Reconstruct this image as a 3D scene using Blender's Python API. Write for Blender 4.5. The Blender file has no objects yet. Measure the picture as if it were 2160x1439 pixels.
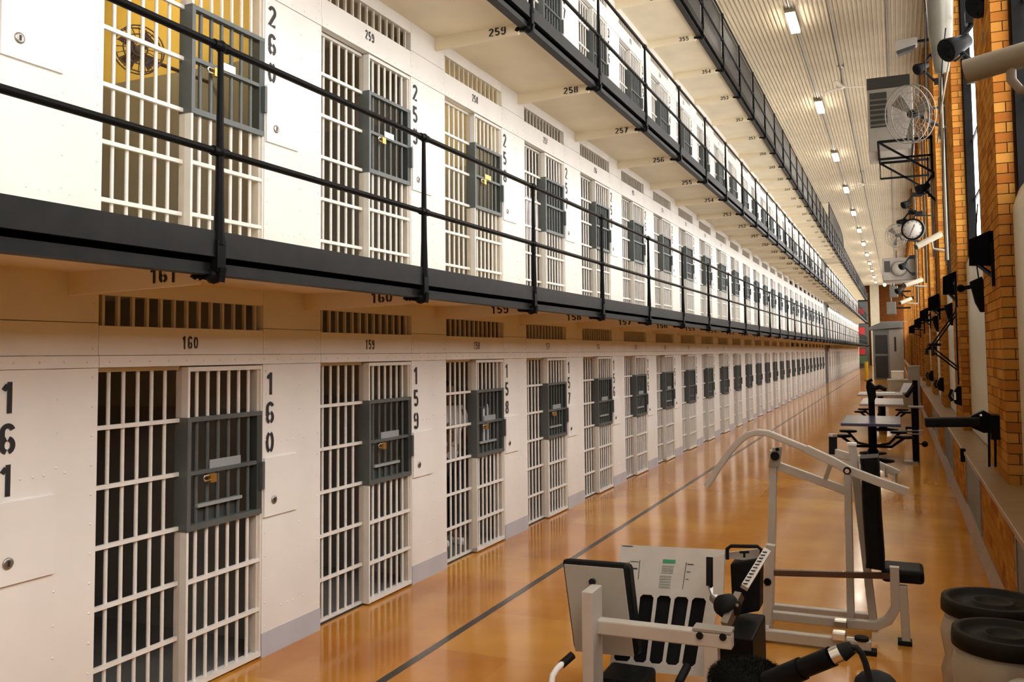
import bpy, math, random
from mathutils import Vector, Matrix
random.seed(7)
sc = bpy.context.scene
COL = sc.collection
# ------------------------------------------------------------------ camera
CZ = 2.0121; YAW = 0.4129; PITCH = 0.0556; ROLL = -0.0093; FPX = 1850.0; CYP = 642.7
def cam_axes():
    c, s = math.cos(YAW), math.sin(YAW)
    r = Vector((c, s, 0)); fw = Vector((-s, c, 0)); u = Vector((0, 0, 1))
    cp, sp = math.cos(PITCH), math.sin(PITCH)
    f2 = fw*cp + u*sp; u2 = u*cp - fw*sp
    cr, sr = math.cos(ROLL), math.sin(ROLL)
    return r*cr + u2*sr, u2*cr - r*sr, f2
AX_R, AX_U, AX_F = cam_axes()
cam_d = bpy.data.cameras.new('camera'); cam = bpy.data.objects.new('camera', cam_d); COL.objects.link(cam)
cam_d.sensor_width = 36.0; cam_d.sensor_fit = 'HORIZONTAL'; cam_d.lens = 36.0*FPX/2160.0
cam_d.shift_y = -(719.5-CYP)/2160.0; cam_d.clip_start = 0.05; cam_d.clip_end = 400
cam.matrix_world = Matrix(((AX_R.x, AX_U.x, -AX_F.x, 0), (AX_R.y, AX_U.y, -AX_F.y, 0), (AX_R.z, AX_U.z, -AX_F.z, CZ), (0, 0, 0, 1)))
sc.camera = cam
def at(px, py, **k):            # the point of the plane x=, y= or z= that a measured photo position belongs to
    d = AX_F + AX_R*((px-1080)/FPX) - AX_U*((py-CYP)/FPX)
    (a, v), = k.items(); i = 'xyz'.index(a); o = Vector((0, 0, CZ))
    return o + d*((v-o[i])/d[i])
# ------------------------------------------------------------------ world, exposure, light levels
world = bpy.data.worlds.new('world'); sc.world = world; world.use_nodes = True
bg = world.node_tree.nodes['Background']; bg.inputs[0].default_value = (0.9, 0.95, 1, 1); bg.inputs[1].default_value = 0.03
vs = sc.view_settings; vs.view_transform = 'Standard'; vs.look = 'None'; vs.gamma = 1.0; vs.use_curve_mapping = False
vs.exposure = 0.17
WINDOW_STRENGTH = 4.9; LAMP_STRENGTH = 40.0
cy = sc.cycles; cy.max_bounces = 6; cy.diffuse_bounces = 5; cy.glossy_bounces = 2; cy.transparent_max_bounces = 6; cy.transmission_bounces = 2
cy.caustics_reflective = False; cy.caustics_refractive = False; cy.use_adaptive_sampling = True; cy.adaptive_threshold = 0.12; cy.adaptive_min_samples = 16
# ------------------------------------------------------------------ materials
def nodes_of(name):
    m = bpy.data.materials.new(name); m.use_nodes = True
    nt = m.node_tree; b = nt.nodes['Principled BSDF']; return m, nt, b
def paint(name, col, rough=0.5, var=0.06, scale=6.0, metal=0.0, bump=0.0, coat=0.0, spec=0.5):
    m, nt, b = nodes_of(name)
    b.inputs['Roughness'].default_value = rough; b.inputs['Metallic'].default_value = metal
    b.inputs['Coat Weight'].default_value = coat; b.inputs['Specular IOR Level'].default_value = spec
    tc = nt.nodes.new('ShaderNodeTexCoord'); n = nt.nodes.new('ShaderNodeTexNoise')
    n.inputs['Scale'].default_value = scale; n.inputs['Detail'].default_value = 2
    nt.links.new(tc.outputs['Object'], n.inputs['Vector'])
    r = nt.nodes.new('ShaderNodeValToRGB'); e = r.color_ramp.elements
    e[0].position = 0.3; e[1].position = 0.7
    e[0].color = tuple(c*(1-var) for c in col)+(1,); e[1].color = tuple(min(1, c*(1+var)) for c in col)+(1,)
    nt.links.new(n.outputs['Fac'], r.inputs['Fac']); nt.links.new(r.outputs['Color'], b.inputs['Base Color'])
    if bump:
        bp = nt.nodes.new('ShaderNodeBump'); bp.inputs['Strength'].default_value = bump; bp.inputs['Distance'].default_value = 0.01
        nt.links.new(n.outputs['Fac'], bp.inputs['Height']); nt.links.new(bp.outputs['Normal'], b.inputs['Normal'])
    return m
def glow(name, col, strength):
    m, nt, b = nodes_of(name); b.inputs['Base Color'].default_value = (*col, 1)
    b.inputs['Emission Color'].default_value = (*col, 1); b.inputs['Emission Strength'].default_value = strength
    return m
def brick_mat(name, c1, c2, mortar):
    m, nt, b = nodes_of(name); b.inputs['Roughness'].default_value = 0.4; b.inputs['Specular IOR Level'].default_value = 0.0
    tc = nt.nodes.new('ShaderNodeTexCoord'); sp = nt.nodes.new('ShaderNodeSeparateXYZ'); ad = nt.nodes.new('ShaderNodeMath'); cb = nt.nodes.new('ShaderNodeCombineXYZ')
    nt.links.new(tc.outputs['Object'], sp.inputs[0]); nt.links.new(sp.outputs['X'], ad.inputs[0]); nt.links.new(sp.outputs['Y'], ad.inputs[1])
    nt.links.new(ad.outputs[0], cb.inputs['X']); nt.links.new(sp.outputs['Z'], cb.inputs['Y'])
    br = nt.nodes.new('ShaderNodeTexBrick'); br.inputs['Scale'].default_value = 1; br.inputs['Brick Width'].default_value = 0.21
    br.inputs['Row Height'].default_value = 0.0965; br.inputs['Mortar Size'].default_value = 0.006; br.inputs['Bias'].default_value = 0.0
    br.inputs['Color1'].default_value = (*c1, 1); br.inputs['Color2'].default_value = (*c2, 1); br.inputs['Mortar'].default_value = (*mortar, 1)
    nt.links.new(cb.outputs[0], br.inputs['Vector']); nt.links.new(br.outputs['Color'], b.inputs['Base Color'])
    bp = nt.nodes.new('ShaderNodeBump'); bp.inputs['Strength'].default_value = 0.5; bp.inputs['Distance'].default_value = 0.006; bp.invert = True
    nt.links.new(br.outputs['Fac'], bp.inputs['Height']); nt.links.new(bp.outputs['Normal'], b.inputs['Normal'])
    return m
def brick_piece_mat(name, cols):
    m, nt, b = nodes_of(name); b.inputs['Roughness'].default_value = 0.38; b.inputs['Specular IOR Level'].default_value = 0.0
    g = nt.nodes.new('ShaderNodeNewGeometry'); oi = nt.nodes.new('ShaderNodeObjectInfo'); ad = nt.nodes.new('ShaderNodeMath'); fr = nt.nodes.new('ShaderNodeMath'); fr.operation = 'FRACT'
    nt.links.new(g.outputs['Random Per Island'], ad.inputs[0]); nt.links.new(oi.outputs['Random'], ad.inputs[1]); nt.links.new(ad.outputs[0], fr.inputs[0])
    r = nt.nodes.new('ShaderNodeValToRGB'); el = r.color_ramp.elements
    el[0].color = (*cols[0], 1); el[1].color = (*cols[-1], 1)
    for i, c in enumerate(cols[1:-1]): e = el.new((i+1)/(len(cols)-1)); e.color = (*c, 1)
    n = nt.nodes.new('ShaderNodeTexNoise'); n.inputs['Scale'].default_value = 30; tc = nt.nodes.new('ShaderNodeTexCoord'); nt.links.new(tc.outputs['Object'], n.inputs['Vector'])
    mx = nt.nodes.new('ShaderNodeMix'); mx.data_type = 'RGBA'; mx.blend_type = 'MULTIPLY'; mx.inputs['Factor'].default_value = 0.25
    nt.links.new(fr.outputs[0], r.inputs['Fac']); nt.links.new(r.outputs['Color'], mx.inputs['A']); nt.links.new(n.outputs['Color'], mx.inputs['B'])
    nt.links.new(mx.outputs['Result'], b.inputs['Base Color'])
    return m
def floor_mat():
    m, nt, b = nodes_of('polished_floor'); L = nt.links
    tc = nt.nodes.new('ShaderNodeTexCoord')
    br = nt.nodes.new('ShaderNodeTexBrick'); br.inputs['Scale'].default_value = 1; br.inputs['Brick Width'].default_value = 1.2; br.inputs['Row Height'].default_value = 0.9
    br.inputs['Mortar Size'].default_value = 0.0; br.offset = 0.5
    br.inputs['Color1'].default_value = (0.56, 0.275, 0.043, 1); br.inputs['Color2'].default_value = (0.48, 0.205, 0.030, 1); br.inputs['Mortar'].default_value = (0.20, 0.09, 0.022, 1)
    L.new(tc.outputs['Object'], br.inputs['Vector'])
    n = nt.nodes.new('ShaderNodeTexNoise'); n.inputs['Scale'].default_value = 1.1; n.inputs['Detail'].default_value = 6; L.new(tc.outputs['Object'], n.inputs['Vector'])
    r = nt.nodes.new('ShaderNodeValToRGB'); e = r.color_ramp.elements; e[0].position = 0.35; e[1].position = 0.7; e[0].color = (0.86, 0.72, 0.62, 1); e[1].color = (1.12, 1.1, 1.0, 1)
    L.new(n.outputs['Fac'], r.inputs['Fac'])
    mx = nt.nodes.new('ShaderNodeMix'); mx.data_type = 'RGBA'; mx.blend_type = 'MULTIPLY'; mx.inputs['Factor'].default_value = 1.0
    L.new(br.outputs['Color'], mx.inputs['A']); L.new(r.outputs['Color'], mx.inputs['B']); L.new(mx.outputs['Result'], b.inputs['Base Color'])
    n2 = nt.nodes.new('ShaderNodeTexNoise'); n2.inputs['Scale'].default_value = 2.5; L.new(tc.outputs['Object'], n2.inputs['Vector'])
    mr = nt.nodes.new('ShaderNodeMapRange'); mr.inputs['To Min'].default_value = 0.09; mr.inputs['To Max'].default_value = 0.17
    L.new(n2.outputs['Fac'], mr.inputs['Value']); L.new(mr.outputs[0], b.inputs['Roughness'])
    b.inputs['Specular IOR Level'].default_value = 0.5
    return m
def mesh_mat(name, col, alpha_scale, wire):
    m, nt, b = nodes_of(name); b.inputs['Base Color'].default_value = (*col, 1); b.inputs['Roughness'].default_value = 0.5
    tc = nt.nodes.new('ShaderNodeTexCoord'); sp = nt.nodes.new('ShaderNodeSeparateXYZ'); nt.links.new(tc.outputs['Object'], sp.inputs[0])
    outs = []
    for a in ('Y', 'Z'):
        mu = nt.nodes.new('ShaderNodeMath'); mu.operation = 'MULTIPLY'; mu.inputs[1].default_value = alpha_scale; nt.links.new(sp.outputs[a], mu.inputs[0])
        f = nt.nodes.new('ShaderNodeMath'); f.operation = 'FRACT'; nt.links.new(mu.outputs[0], f.inputs[0])
        l = nt.nodes.new('ShaderNodeMath'); l.operation = 'LESS_THAN'; l.inputs[1].default_value = wire; nt.links.new(f.outputs[0], l.inputs[0]); outs.append(l)
    mxn = nt.nodes.new('ShaderNodeMath'); mxn.operation = 'MAXIMUM'; nt.links.new(outs[0].outputs[0], mxn.inputs[0]); nt.links.new(outs[1].outputs[0], mxn.inputs[1])
    nt.links.new(mxn.outputs[0], b.inputs['Alpha'])
    return m
M = {}
M['cream'] = paint('cream_wall_paint', (0.77, 0.75, 0.71), 0.42, 0.035, 3.0)
M['soffit'] = paint('cream_soffit_paint', (0.74, 0.65, 0.48), 0.5, 0.06, 2.0)
M['bar'] = paint('off_white_bar_paint', (0.74, 0.72, 0.67), 0.35, 0.04, 8.0)
M['beige_and_shade'] = paint('beige_and_post_shade', (0.62, 0.57, 0.49), 0.45, 0.06, 6.0)  # plain beige; on the gate side posts it paints in the shade
M['grey'] = paint('slate_grey_paint', (0.085, 0.097, 0.093), 0.42, 0.08, 5.0)
M['grey_dark'] = paint('dark_grey_plate', (0.04, 0.047, 0.045), 0.45, 0.08, 5.0)  # darker grey of the keeper and meal slot plates
M['grey_plate'] = paint('light_slate_plate', (0.27, 0.30, 0.30), 0.4, 0.05, 5.0)
M['black'] = paint('black_gloss_paint', (0.006, 0.006, 0.006), 0.4, 0.2, 8.0, spec=0.06)
M['black_worn'] = paint('worn_black_steel', (0.008, 0.008, 0.0078), 0.45, 0.35, 7.0, spec=0.2)
M['stencil'] = paint('black_stencil_ink', (0.012, 0.012, 0.014), 0.6, 0.1, 20.0)
M['base_blue'] = paint('blue_grey_base_paint', (0.46, 0.47, 0.52), 0.4, 0.05, 4.0)
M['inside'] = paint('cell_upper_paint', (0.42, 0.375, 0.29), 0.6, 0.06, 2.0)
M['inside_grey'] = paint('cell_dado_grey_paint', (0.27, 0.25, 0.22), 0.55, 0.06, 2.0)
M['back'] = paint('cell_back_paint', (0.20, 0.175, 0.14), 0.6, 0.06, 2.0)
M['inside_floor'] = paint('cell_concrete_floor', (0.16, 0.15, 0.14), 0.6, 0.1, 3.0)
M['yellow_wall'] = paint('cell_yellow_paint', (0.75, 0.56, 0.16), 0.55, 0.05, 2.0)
M['ceil'] = paint('cream_ribbed_decking', (0.54, 0.47, 0.345), 0.7, 0.05, 1.5, spec=0.15)
M['brick'] = brick_mat('glazed_brick_wall', (0.38, 0.17, 0.038), (0.28, 0.105, 0.022), (0.05, 0.02, 0.008))
M['brick_piece'] = brick_piece_mat('glazed_brick', [(0.31, 0.105, 0.022), (0.43, 0.18, 0.035), (0.48, 0.23, 0.05), (0.38, 0.145, 0.028)])
M['mortar'] = paint('dark_mortar', (0.10, 0.045, 0.02), 0.8, 0.1, 20.0)
M['floor'] = floor_mat()
M['stripe'] = paint('black_floor_stripe', (0.035, 0.03, 0.024), 0.22, 0.15, 4.0)
M['curb'] = paint('tan_curb', (0.25, 0.15, 0.065), 0.4, 0.12, 4.0)
M['cover'] = paint('cream_cover_panel', (0.50, 0.46, 0.33), 0.4, 0.05, 2.0)
M['pane'] = glow('daylit_frosted_pane', (1.0, 0.98, 0.96), WINDOW_STRENGTH)
M['lamp'] = glow('fluorescent_tube', (1.0, 0.92, 0.78), LAMP_STRENGTH)
M['bulb'] = glow('warm_cell_bulb', (1.0, 0.78, 0.36), 70.0)
M['white_frame'] = paint('white_powder_coat', (0.50, 0.465, 0.41), 0.35, 0.05, 6.0)
M['white_plate'] = paint('scuffed_white_plate', (0.55, 0.51, 0.45), 0.4, 0.07, 9.0)
M['vinyl'] = paint('black_vinyl', (0.006, 0.006, 0.006), 0.5, 0.25, 20.0, bump=0.15, spec=0.1)
M['rubber'] = paint('black_rubber', (0.007, 0.007, 0.007), 0.7, 0.2, 15.0, spec=0.2)
M['chrome'] = paint('brushed_chrome', (0.72, 0.70, 0.66), 0.2, 0.03, 10.0, metal=1.0)
M['steel'] = paint('dull_steel', (0.35, 0.33, 0.30), 0.35, 0.08, 8.0, metal=0.9)
M['brass'] = paint('brass', (0.72, 0.42, 0.11), 0.3, 0.06, 10.0, metal=0.85)
M['rust'] = paint('brown_oxide_rail', (0.10, 0.05, 0.032), 0.35, 0.2, 9.0)
M['card'] = paint('white_card', (0.85, 0.85, 0.85), 0.6, 0.02, 5.0)
M['yellow_card'] = paint('yellow_card', (0.80, 0.62, 0.2), 0.6, 0.02, 5.0)
M['shroud'] = paint('grey_backing_sheet', (0.33, 0.30, 0.25), 0.4, 0.05, 5.0)
M['cam_white'] = paint('ivory_camera_housing', (0.21, 0.175, 0.115), 0.5, 0.06, 5.0)
M['ac'] = paint('grey_unit_enamel', (0.24, 0.215, 0.18), 0.45, 0.08, 3.0)
M['duct'] = paint('galvanised_sheet', (0.13, 0.12, 0.095), 0.35, 0.12, 3.0, metal=0.3)
M['dark'] = paint('dark_trim_and_shade', (0.02, 0.019, 0.016), 0.6, 0.1, 5.0)  # near-black trim colour; also paints the shade of openings, slots and keyholes
M['screen'] = paint('dark_screen', (0.004, 0.004, 0.005), 0.6, 0.1, 5.0, spec=0.0)
M['blue_top'] = paint('navy_table_top', (0.045, 0.05, 0.10), 0.25, 0.1, 5.0)
M['grey_top'] = paint('grey_table_top', (0.30, 0.27, 0.26), 0.3, 0.1, 5.0)
M['booth'] = paint('grey_booth_enamel', (0.17, 0.17, 0.155), 0.4, 0.06, 2.0)
M['glass_dark'] = paint('dark_booth_glass', (0.02, 0.024, 0.023), 0.3, 0.1, 2.0)
M['red'] = paint('red_sign', (0.45, 0.02, 0.02), 0.5, 0.1, 3.0)
M['green'] = paint('dark_green_board', (0.06, 0.12, 0.05), 0.5, 0.1, 3.0)
M['yellow'] = paint('yellow_post_paint', (0.75, 0.45, 0.02), 0.45, 0.08, 3.0)
M['end_wall'] = brick_mat('brown_end_brick', (0.12, 0.042, 0.010), (0.09, 0.03, 0.008), (0.06, 0.025, 0.01))
M['plastic_bag'] = paint('cloudy_plastic_sheet', (0.32, 0.265, 0.19), 0.35, 0.12, 6.0, bump=0.4)
M['drum'] = paint('dull_white_drum', (0.34, 0.29, 0.21), 0.4, 0.1, 4.0)
M['lid'] = paint('black_plastic_lid', (0.014, 0.012, 0.008), 0.5, 0.2, 6.0, spec=0.06)
M['face'] = paint('white_clock_face', (0.75, 0.73, 0.68), 0.5, 0.02, 5.0)
M['paper'] = paint('white_paper', (0.75, 0.70, 0.60), 0.7, 0.04, 5.0)
M['shirt'] = paint('pale_grey_shirt', (0.62, 0.60, 0.60), 0.85, 0.08, 9.0)
M['trousers'] = paint('dark_trousers', (0.03, 0.03, 0.035), 0.85, 0.15, 9.0)
M['skin'] = paint('brown_skin', (0.20, 0.10, 0.06), 0.55, 0.08, 9.0)
M['hair'] = paint('black_hair', (0.01, 0.009, 0.008), 0.7, 0.2, 20.0)
M['towel'] = paint('white_cloth', (0.72, 0.73, 0.78), 0.9, 0.05, 9.0)
M['fur'] = paint('black_faux_fur', (0.010, 0.0095, 0.008), 0.9, 0.4, 40.0, spec=0.05)
M['grille_mesh'] = mesh_mat('grey_vent_mesh', (0.20, 0.20, 0.17), 60.0, 0.45)
M['cage_mesh'] = mesh_mat('dark_wire_mesh', (0.035, 0.033, 0.03), 22.0, 0.42)
M['fan_wire'] = paint('grey_fan_wire', (0.22, 0.20, 0.17), 0.4, 0.1, 5.0, metal=0.4)
M['fan_blade'] = paint('grey_fan_blade', (0.14, 0.12, 0.09), 0.4, 0.1, 5.0)
M['fan_blade_white'] = paint('white_fan_blade', (0.62, 0.57, 0.48), 0.4, 0.05, 5.0)
M['green_label'] = paint('green_label', (0.03, 0.28, 0.12), 0.5, 0.05, 5.0)
M['grey_print'] = paint('grey_print', (0.30, 0.31, 0.28), 0.6, 0.1, 60.0)
M['red_label'] = paint('red_label', (0.55, 0.03, 0.03), 0.5, 0.05, 5.0)
# ------------------------------------------------------------------ mesh builder
ORG = {}
class MB:
    def __init__(s): s.v = []; s.f = []; s.sm = []
    def _add(s, vs, fs, smooth=False):
        o = len(s.v); s.v += [tuple(v) for v in vs]
        for f in fs: s.f.append(tuple(o+i for i in f)); s.sm.append(smooth)
        return s
    def box(s, x0, x1, y0, y1, z0, z1):
        if x0 > x1: x0, x1 = x1, x0
        if y0 > y1: y0, y1 = y1, y0
        if z0 > z1: z0, z1 = z1, z0
        return s._add([(x0,y0,z0),(x1,y0,z0),(x1,y1,z0),(x0,y1,z0),(x0,y0,z1),(x1,y0,z1),(x1,y1,z1),(x0,y1,z1)],
                      [(0,3,2,1),(4,5,6,7),(0,1,5,4),(1,2,6,5),(2,3,7,6),(3,0,4,7)])
    def bar(s, p, q, w, h, up=(0,0,1)):          # rectangular section from p to q; h along up, w across
        p = Vector(p); q = Vector(q); d = (q-p).normalized(); up = Vector(up)
        a = d.cross(up)
        if a.length < 1e-4: a = d.cross(Vector((1,0,0)))
        a.normalize(); b = a.cross(d).normalized(); a = a*(w/2); b = b*(h/2)
        return s._add([p-a-b,p+a-b,p+a+b,p-a+b,q-a-b,q+a-b,q+a+b,q-a+b],
                      [(0,1,2,3),(4,7,6,5),(0,4,5,1),(1,5,6,2),(2,6,7,3),(3,7,4,0)])
    def cyl(s, p, q, r0, r1=None, n=10, caps=True):
        if r1 is None: r1 = r0
        p = Vector(p); q = Vector(q); d = (q-p).normalized()
        a = d.cross(Vector((0,0,1)))
        if a.length < 1e-3: a = d.cross(Vector((1,0,0)))
        a.normalize(); b = d.cross(a)
        ring = [(math.cos(2*math.pi*i/n), math.sin(2*math.pi*i/n)) for i in range(n)]
        A = [p+(a*c+b*t)*r0 for c, t in ring]; B = [q+(a*c+b*t)*r1 for c, t in ring]
        s._add(A+B, [(i,(i+1)%n,n+(i+1)%n,n+i) for i in range(n)], True)
        if caps: s._add(A, [tuple(range(n-1,-1,-1))]); s._add(B, [tuple(range(n))])
        return s
    def tube(s, pts, r, n=10, sq=None):           # round tube along a path, or a flat bar if sq=(w,h)
        pts = [Vector(p) for p in pts]; rings = []
        up = Vector((0,0,1)); prev = None
        for i, p in enumerate(pts):
            d = (pts[min(i+1,len(pts)-1)]-pts[max(i-1,0)]).normalized()
            if prev is None:
                a = d.cross(up)
                if a.length < 1e-2: a = d.cross(Vector((1,0,0)))
            else: a = prev-d*prev.dot(d)
            a.normalize(); prev = a; b = d.cross(a)
            if sq: w, h = sq[0]/2, sq[1]/2; rings.append([p-a*w-b*h, p+a*w-b*h, p+a*w+b*h, p-a*w+b*h])
            else:
                rr = r[i] if isinstance(r, (list, tuple)) else r
                rings.append([p+(a*math.cos(2*math.pi*k/n)+b*math.sin(2*math.pi*k/n))*rr for k in range(n)])
        m = len(rings[0]); vs = [v for rg in rings for v in rg]; fs = []
        for i in range(len(rings)-1):
            for k in range(m): fs.append((i*m+k, i*m+(k+1)%m, (i+1)*m+(k+1)%m, (i+1)*m+k))
        s._add(vs, fs, sq is None)
        s._add(rings[0], [tuple(range(m-1,-1,-1))]); s._add(rings[-1], [tuple(range(m))]); return s
    def prism(s, poly, vec):
        poly = [Vector(p) for p in poly]; vec = Vector(vec); n = len(poly)
        return s._add(poly+[p+vec for p in poly], [tuple(range(n-1,-1,-1)), tuple(range(n,2*n))]+[(i,(i+1)%n,n+(i+1)%n,n+i) for i in range(n)])
    def lathe(s, prof, c, n=24, axis=(0,0,1), smooth=True):
        c = Vector(c); d = Vector(axis).normalized(); a = d.cross(Vector((0,0,1)))
        if a.length < 1e-3: a = Vector((1,0,0))
        a.normalize(); b = d.cross(a); vs = []; fs = []
        for r, h in prof:
            for k in range(n): t = 2*math.pi*k/n; vs.append(c+d*h+(a*math.cos(t)+b*math.sin(t))*r)
        for i in range(len(prof)-1):
            for k in range(n): fs.append((i*n+k, i*n+(k+1)%n, (i+1)*n+(k+1)%n, (i+1)*n+k))
        s._add(vs, fs, smooth)
        if prof[0][0] > 1e-5: s._add(vs[:n], [tuple(range(n-1,-1,-1))])
        if prof[-1][0] > 1e-5: s._add(vs[-n:], [tuple(range(n))])
        return s
    def ball(s, c, r, n=10, m=6, sc=(1,1,1)):
        c = Vector(c); vs = []; fs = []
        for i in range(m+1):
            t = math.pi*i/m
            for k in range(n): p = 2*math.pi*k/n; vs.append(c+Vector((r*sc[0]*math.sin(t)*math.cos(p), r*sc[1]*math.sin(t)*math.sin(p), r*sc[2]*math.cos(t))))
        for i in range(m):
            for k in range(n): fs.append((i*n+k, (i+1)*n+k, (i+1)*n+(k+1)%n, i*n+(k+1)%n))
        return s._add(vs, fs, True)
    def quad(s, a, b, c, d): return s._add([a,b,c,d], [(0,1,2,3)])
    def mesh(s, name, mat, org=(0,0,0)):
        me = bpy.data.meshes.new(name); o = org
        me.from_pydata([(v[0]-o[0], v[1]-o[1], v[2]-o[2]) for v in s.v], [], s.f)
        me.polygons.foreach_set('use_smooth', s.sm); me.materials.append(M[mat]); me.update(); return me
    def build(s, name, mat, parent=None, bevel=0.0):
        org = ORG.get(parent.name, (0,0,0)) if parent else (0,0,0)
        ob = bpy.data.objects.new(name, s.mesh(name, mat, org)); COL.objects.link(ob)
        if parent: ob.parent = parent; ORG[ob.name] = org
        if bevel:
            b = ob.modifiers.new('bevel', 'BEVEL'); b.width = bevel; b.segments = 2; b.limit_method = 'ANGLE'
        return ob
def tag(o, label=None, cat=None, group=None, kind=None):
    if label: o['label'] = label
    if cat: o['category'] = cat
    if group: o['group'] = group
    if kind: o['kind'] = kind
    return o
def empty(name, loc=(0,0,0)):
    o = bpy.data.objects.new(name, None); COL.objects.link(o); o.location = loc; o.empty_display_size = 0.1
    ORG[o.name] = tuple(loc); return o
def thing(name, label, cat, loc, group=None): return tag(empty(name, loc), label, cat, group)
def structure(name, loc=(0,0,0)): return tag(empty(name, loc), kind='structure')
def inst(me, name, parent, loc, rot=None):
    o = bpy.data.objects.new(name, me); COL.objects.link(o); o.parent = parent; o.location = loc
    if rot: o.rotation_euler = rot
    return o
def copy_tree(o, parent=None):
    c = o.copy(); COL.objects.link(c); c.parent = parent
    if o.name in ORG: ORG[c.name] = ORG[o.name]
    for ch in KIDS.get(o.name, []): copy_tree(ch, c)
    return c
KIDS = {}
def note_kids():
    KIDS.clear()
    for o in COL.objects:
        if o.parent: KIDS.setdefault(o.parent.name, []).append(o)
# ------------------------------------------------------------------ stencil figures, strokes in a 0.5 x 1 box
def arc(cx, cy, rx, ry, a0, a1, n=9): return [(cx+rx*math.cos(math.radians(a0+(a1-a0)*i/n)), cy+ry*math.sin(math.radians(a0+(a1-a0)*i/n))) for i in range(n+1)]
HOLE = 8
def o_ring(cy, ry, rx=0.17, cx=0.25): return [arc(cx, cy, rx, ry, -90+HOLE*1.6, 90-HOLE*1.6), arc(cx, cy, rx, ry, 90+HOLE*1.6, 270-HOLE*1.6)]
DIG = {
 '0': o_ring(0.5, 0.415), '1': [[(0.29, 0.0), (0.29, 1.0)], [(0.10, 0.74), (0.22, 0.90)]],
 '2': [arc(0.25, 0.73, 0.17, 0.19, 170, 0)+[(0.40, 0.62), (0.08, 0.085), (0.44, 0.085)]],
 '3': [arc(0.24, 0.72, 0.16, 0.195, 160, -80), arc(0.24, 0.285, 0.175, 0.20, 80, -160)],
 '4': [[(0.33, 0.0), (0.33, 0.98), (0.06, 0.30), (0.46, 0.30)]],
 '5': [[(0.42, 0.915), (0.12, 0.915), (0.10, 0.52)]+arc(0.25, 0.32, 0.17, 0.235, 120, -150)],
 '6': o_ring(0.30, 0.215)+[[(0.08, 0.32), (0.085, 0.62)]+arc(0.25, 0.72, 0.165, 0.20, 170, 20)],
 '7': [[(0.06, 0.915), (0.42, 0.915), (0.20, 0.0)]],
 '8': o_ring(0.285, 0.20)+o_ring(0.715, 0.20, 0.15),
 '9': o_ring(0.70, 0.215)+[[(0.42, 0.68), (0.415, 0.38)]+arc(0.25, 0.28, 0.165, 0.20, -10, -160)],
}
def digit_strokes(mb, ch, org, ux, uz, w, h, t=0.16, off=(0,0,0)):
    ux = Vector(ux); uz = Vector(uz); org = Vector(org)+Vector(off)
    nv = ux.cross(uz).normalized()
    for si, st in enumerate(DIG[ch]):
        L = []; R = []
        for i, p in enumerate(st):
            a = Vector(st[max(i-1,0)]); b = Vector(st[min(i+1,len(st)-1)]); p2 = Vector(p)
            d = (b-a); d = d.normalized() if d.length else Vector((1,0)); nrm = Vector((-d.y, d.x))*(t/2)
            if 0 < i < len(st)-1:
                d1 = (p2-a).normalized(); k = max(0.5, abs(Vector((-d1.y, d1.x)).dot(nrm.normalized()))); nrm = nrm/k
            L.append(p2+nrm); R.append(p2-nrm)
        vs = [org+ux*(q.x*2*w)+uz*(q.y*h)+nv*(0.0005*si) for q in L+R]; n = len(L)
        mb._add(vs, [(i, i+1, n+i+1, n+i) for i in range(n-1)])
def number_mesh(text, horizontal, ux, uz, w, h, pitch, nrm, mat='stencil'):
    mb = MB()
    for i, ch in enumerate(text):
        o = Vector(ux)*(pitch*i) if horizontal else Vector(uz)*(-pitch*i-h)
        digit_strokes(mb, ch, o, ux, uz, w, h, 0.16)
    return mb.mesh('cell_number', mat)
# ------------------------------------------------------------------ dimensions of the cell house
WX = -3.943; S = 1.99; Y0 = 3.441; OW = 1.341; T = 2.563; H = 1.95
RX = -2.954; YP = 3.258; ZR1 = 0.945; ZR2 = 0.428
CEIL = 10.6; YB = -9.0; YE = 126.0; NEAR_N = 6; LAST = 25; FAR0 = 28; FAR1 = 50
WPX = 0.72; PILX = 0.90; GLX = 1.08; CAP = 0.76; BAY = 5.97; PIL0 = 9.30; PILW = 1.70
def cell_y(n): return Y0+n*S
# ------------------------------------------------------------------ floor, ceiling, outer walls
tag(MB().box(-6.7, 1.3, YB, YE, -0.2, 0.0).build('floor', 'floor'), kind='structure')
tag(MB().box(-3.005, -2.945, YB, YE, -0.01, 0.0015).build('trim_1', 'stripe'), kind='structure')
mb = MB(); x = -6.7; prof = []
while x < 1.3:
    prof += [(x, CEIL), (x+0.055, CEIL), (x+0.068, CEIL+0.035), (x+0.097, CEIL+0.035)]; x += 0.11
prof += [(1.3, CEIL)]
for (xa, za), (xb, zb) in zip(prof[:-1], prof[1:]): mb.quad((xa, YB, za), (xa, YE, za), (xb, YE, zb), (xb, YB, zb))
mb.box(-6.7, 1.3, YB, YE, CEIL+0.06, CEIL+0.3)
tag(mb.build('ceiling', 'ceil'), kind='structure')
tag(MB().box(-6.7, 1.3, YB-0.3, YB, -0.2, CEIL+0.3).build('wall_back', 'cream'), kind='structure')
tag(MB().box(-6.7, 1.3, YE, YE+0.3, -0.2, CEIL+0.3).build('wall_end', 'end_wall'), kind='structure')
tag(MB().box(-3.1, -2.0, YE-0.6, YE, 0, CEIL).build('trim_2', 'cover'), kind='structure')
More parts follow.
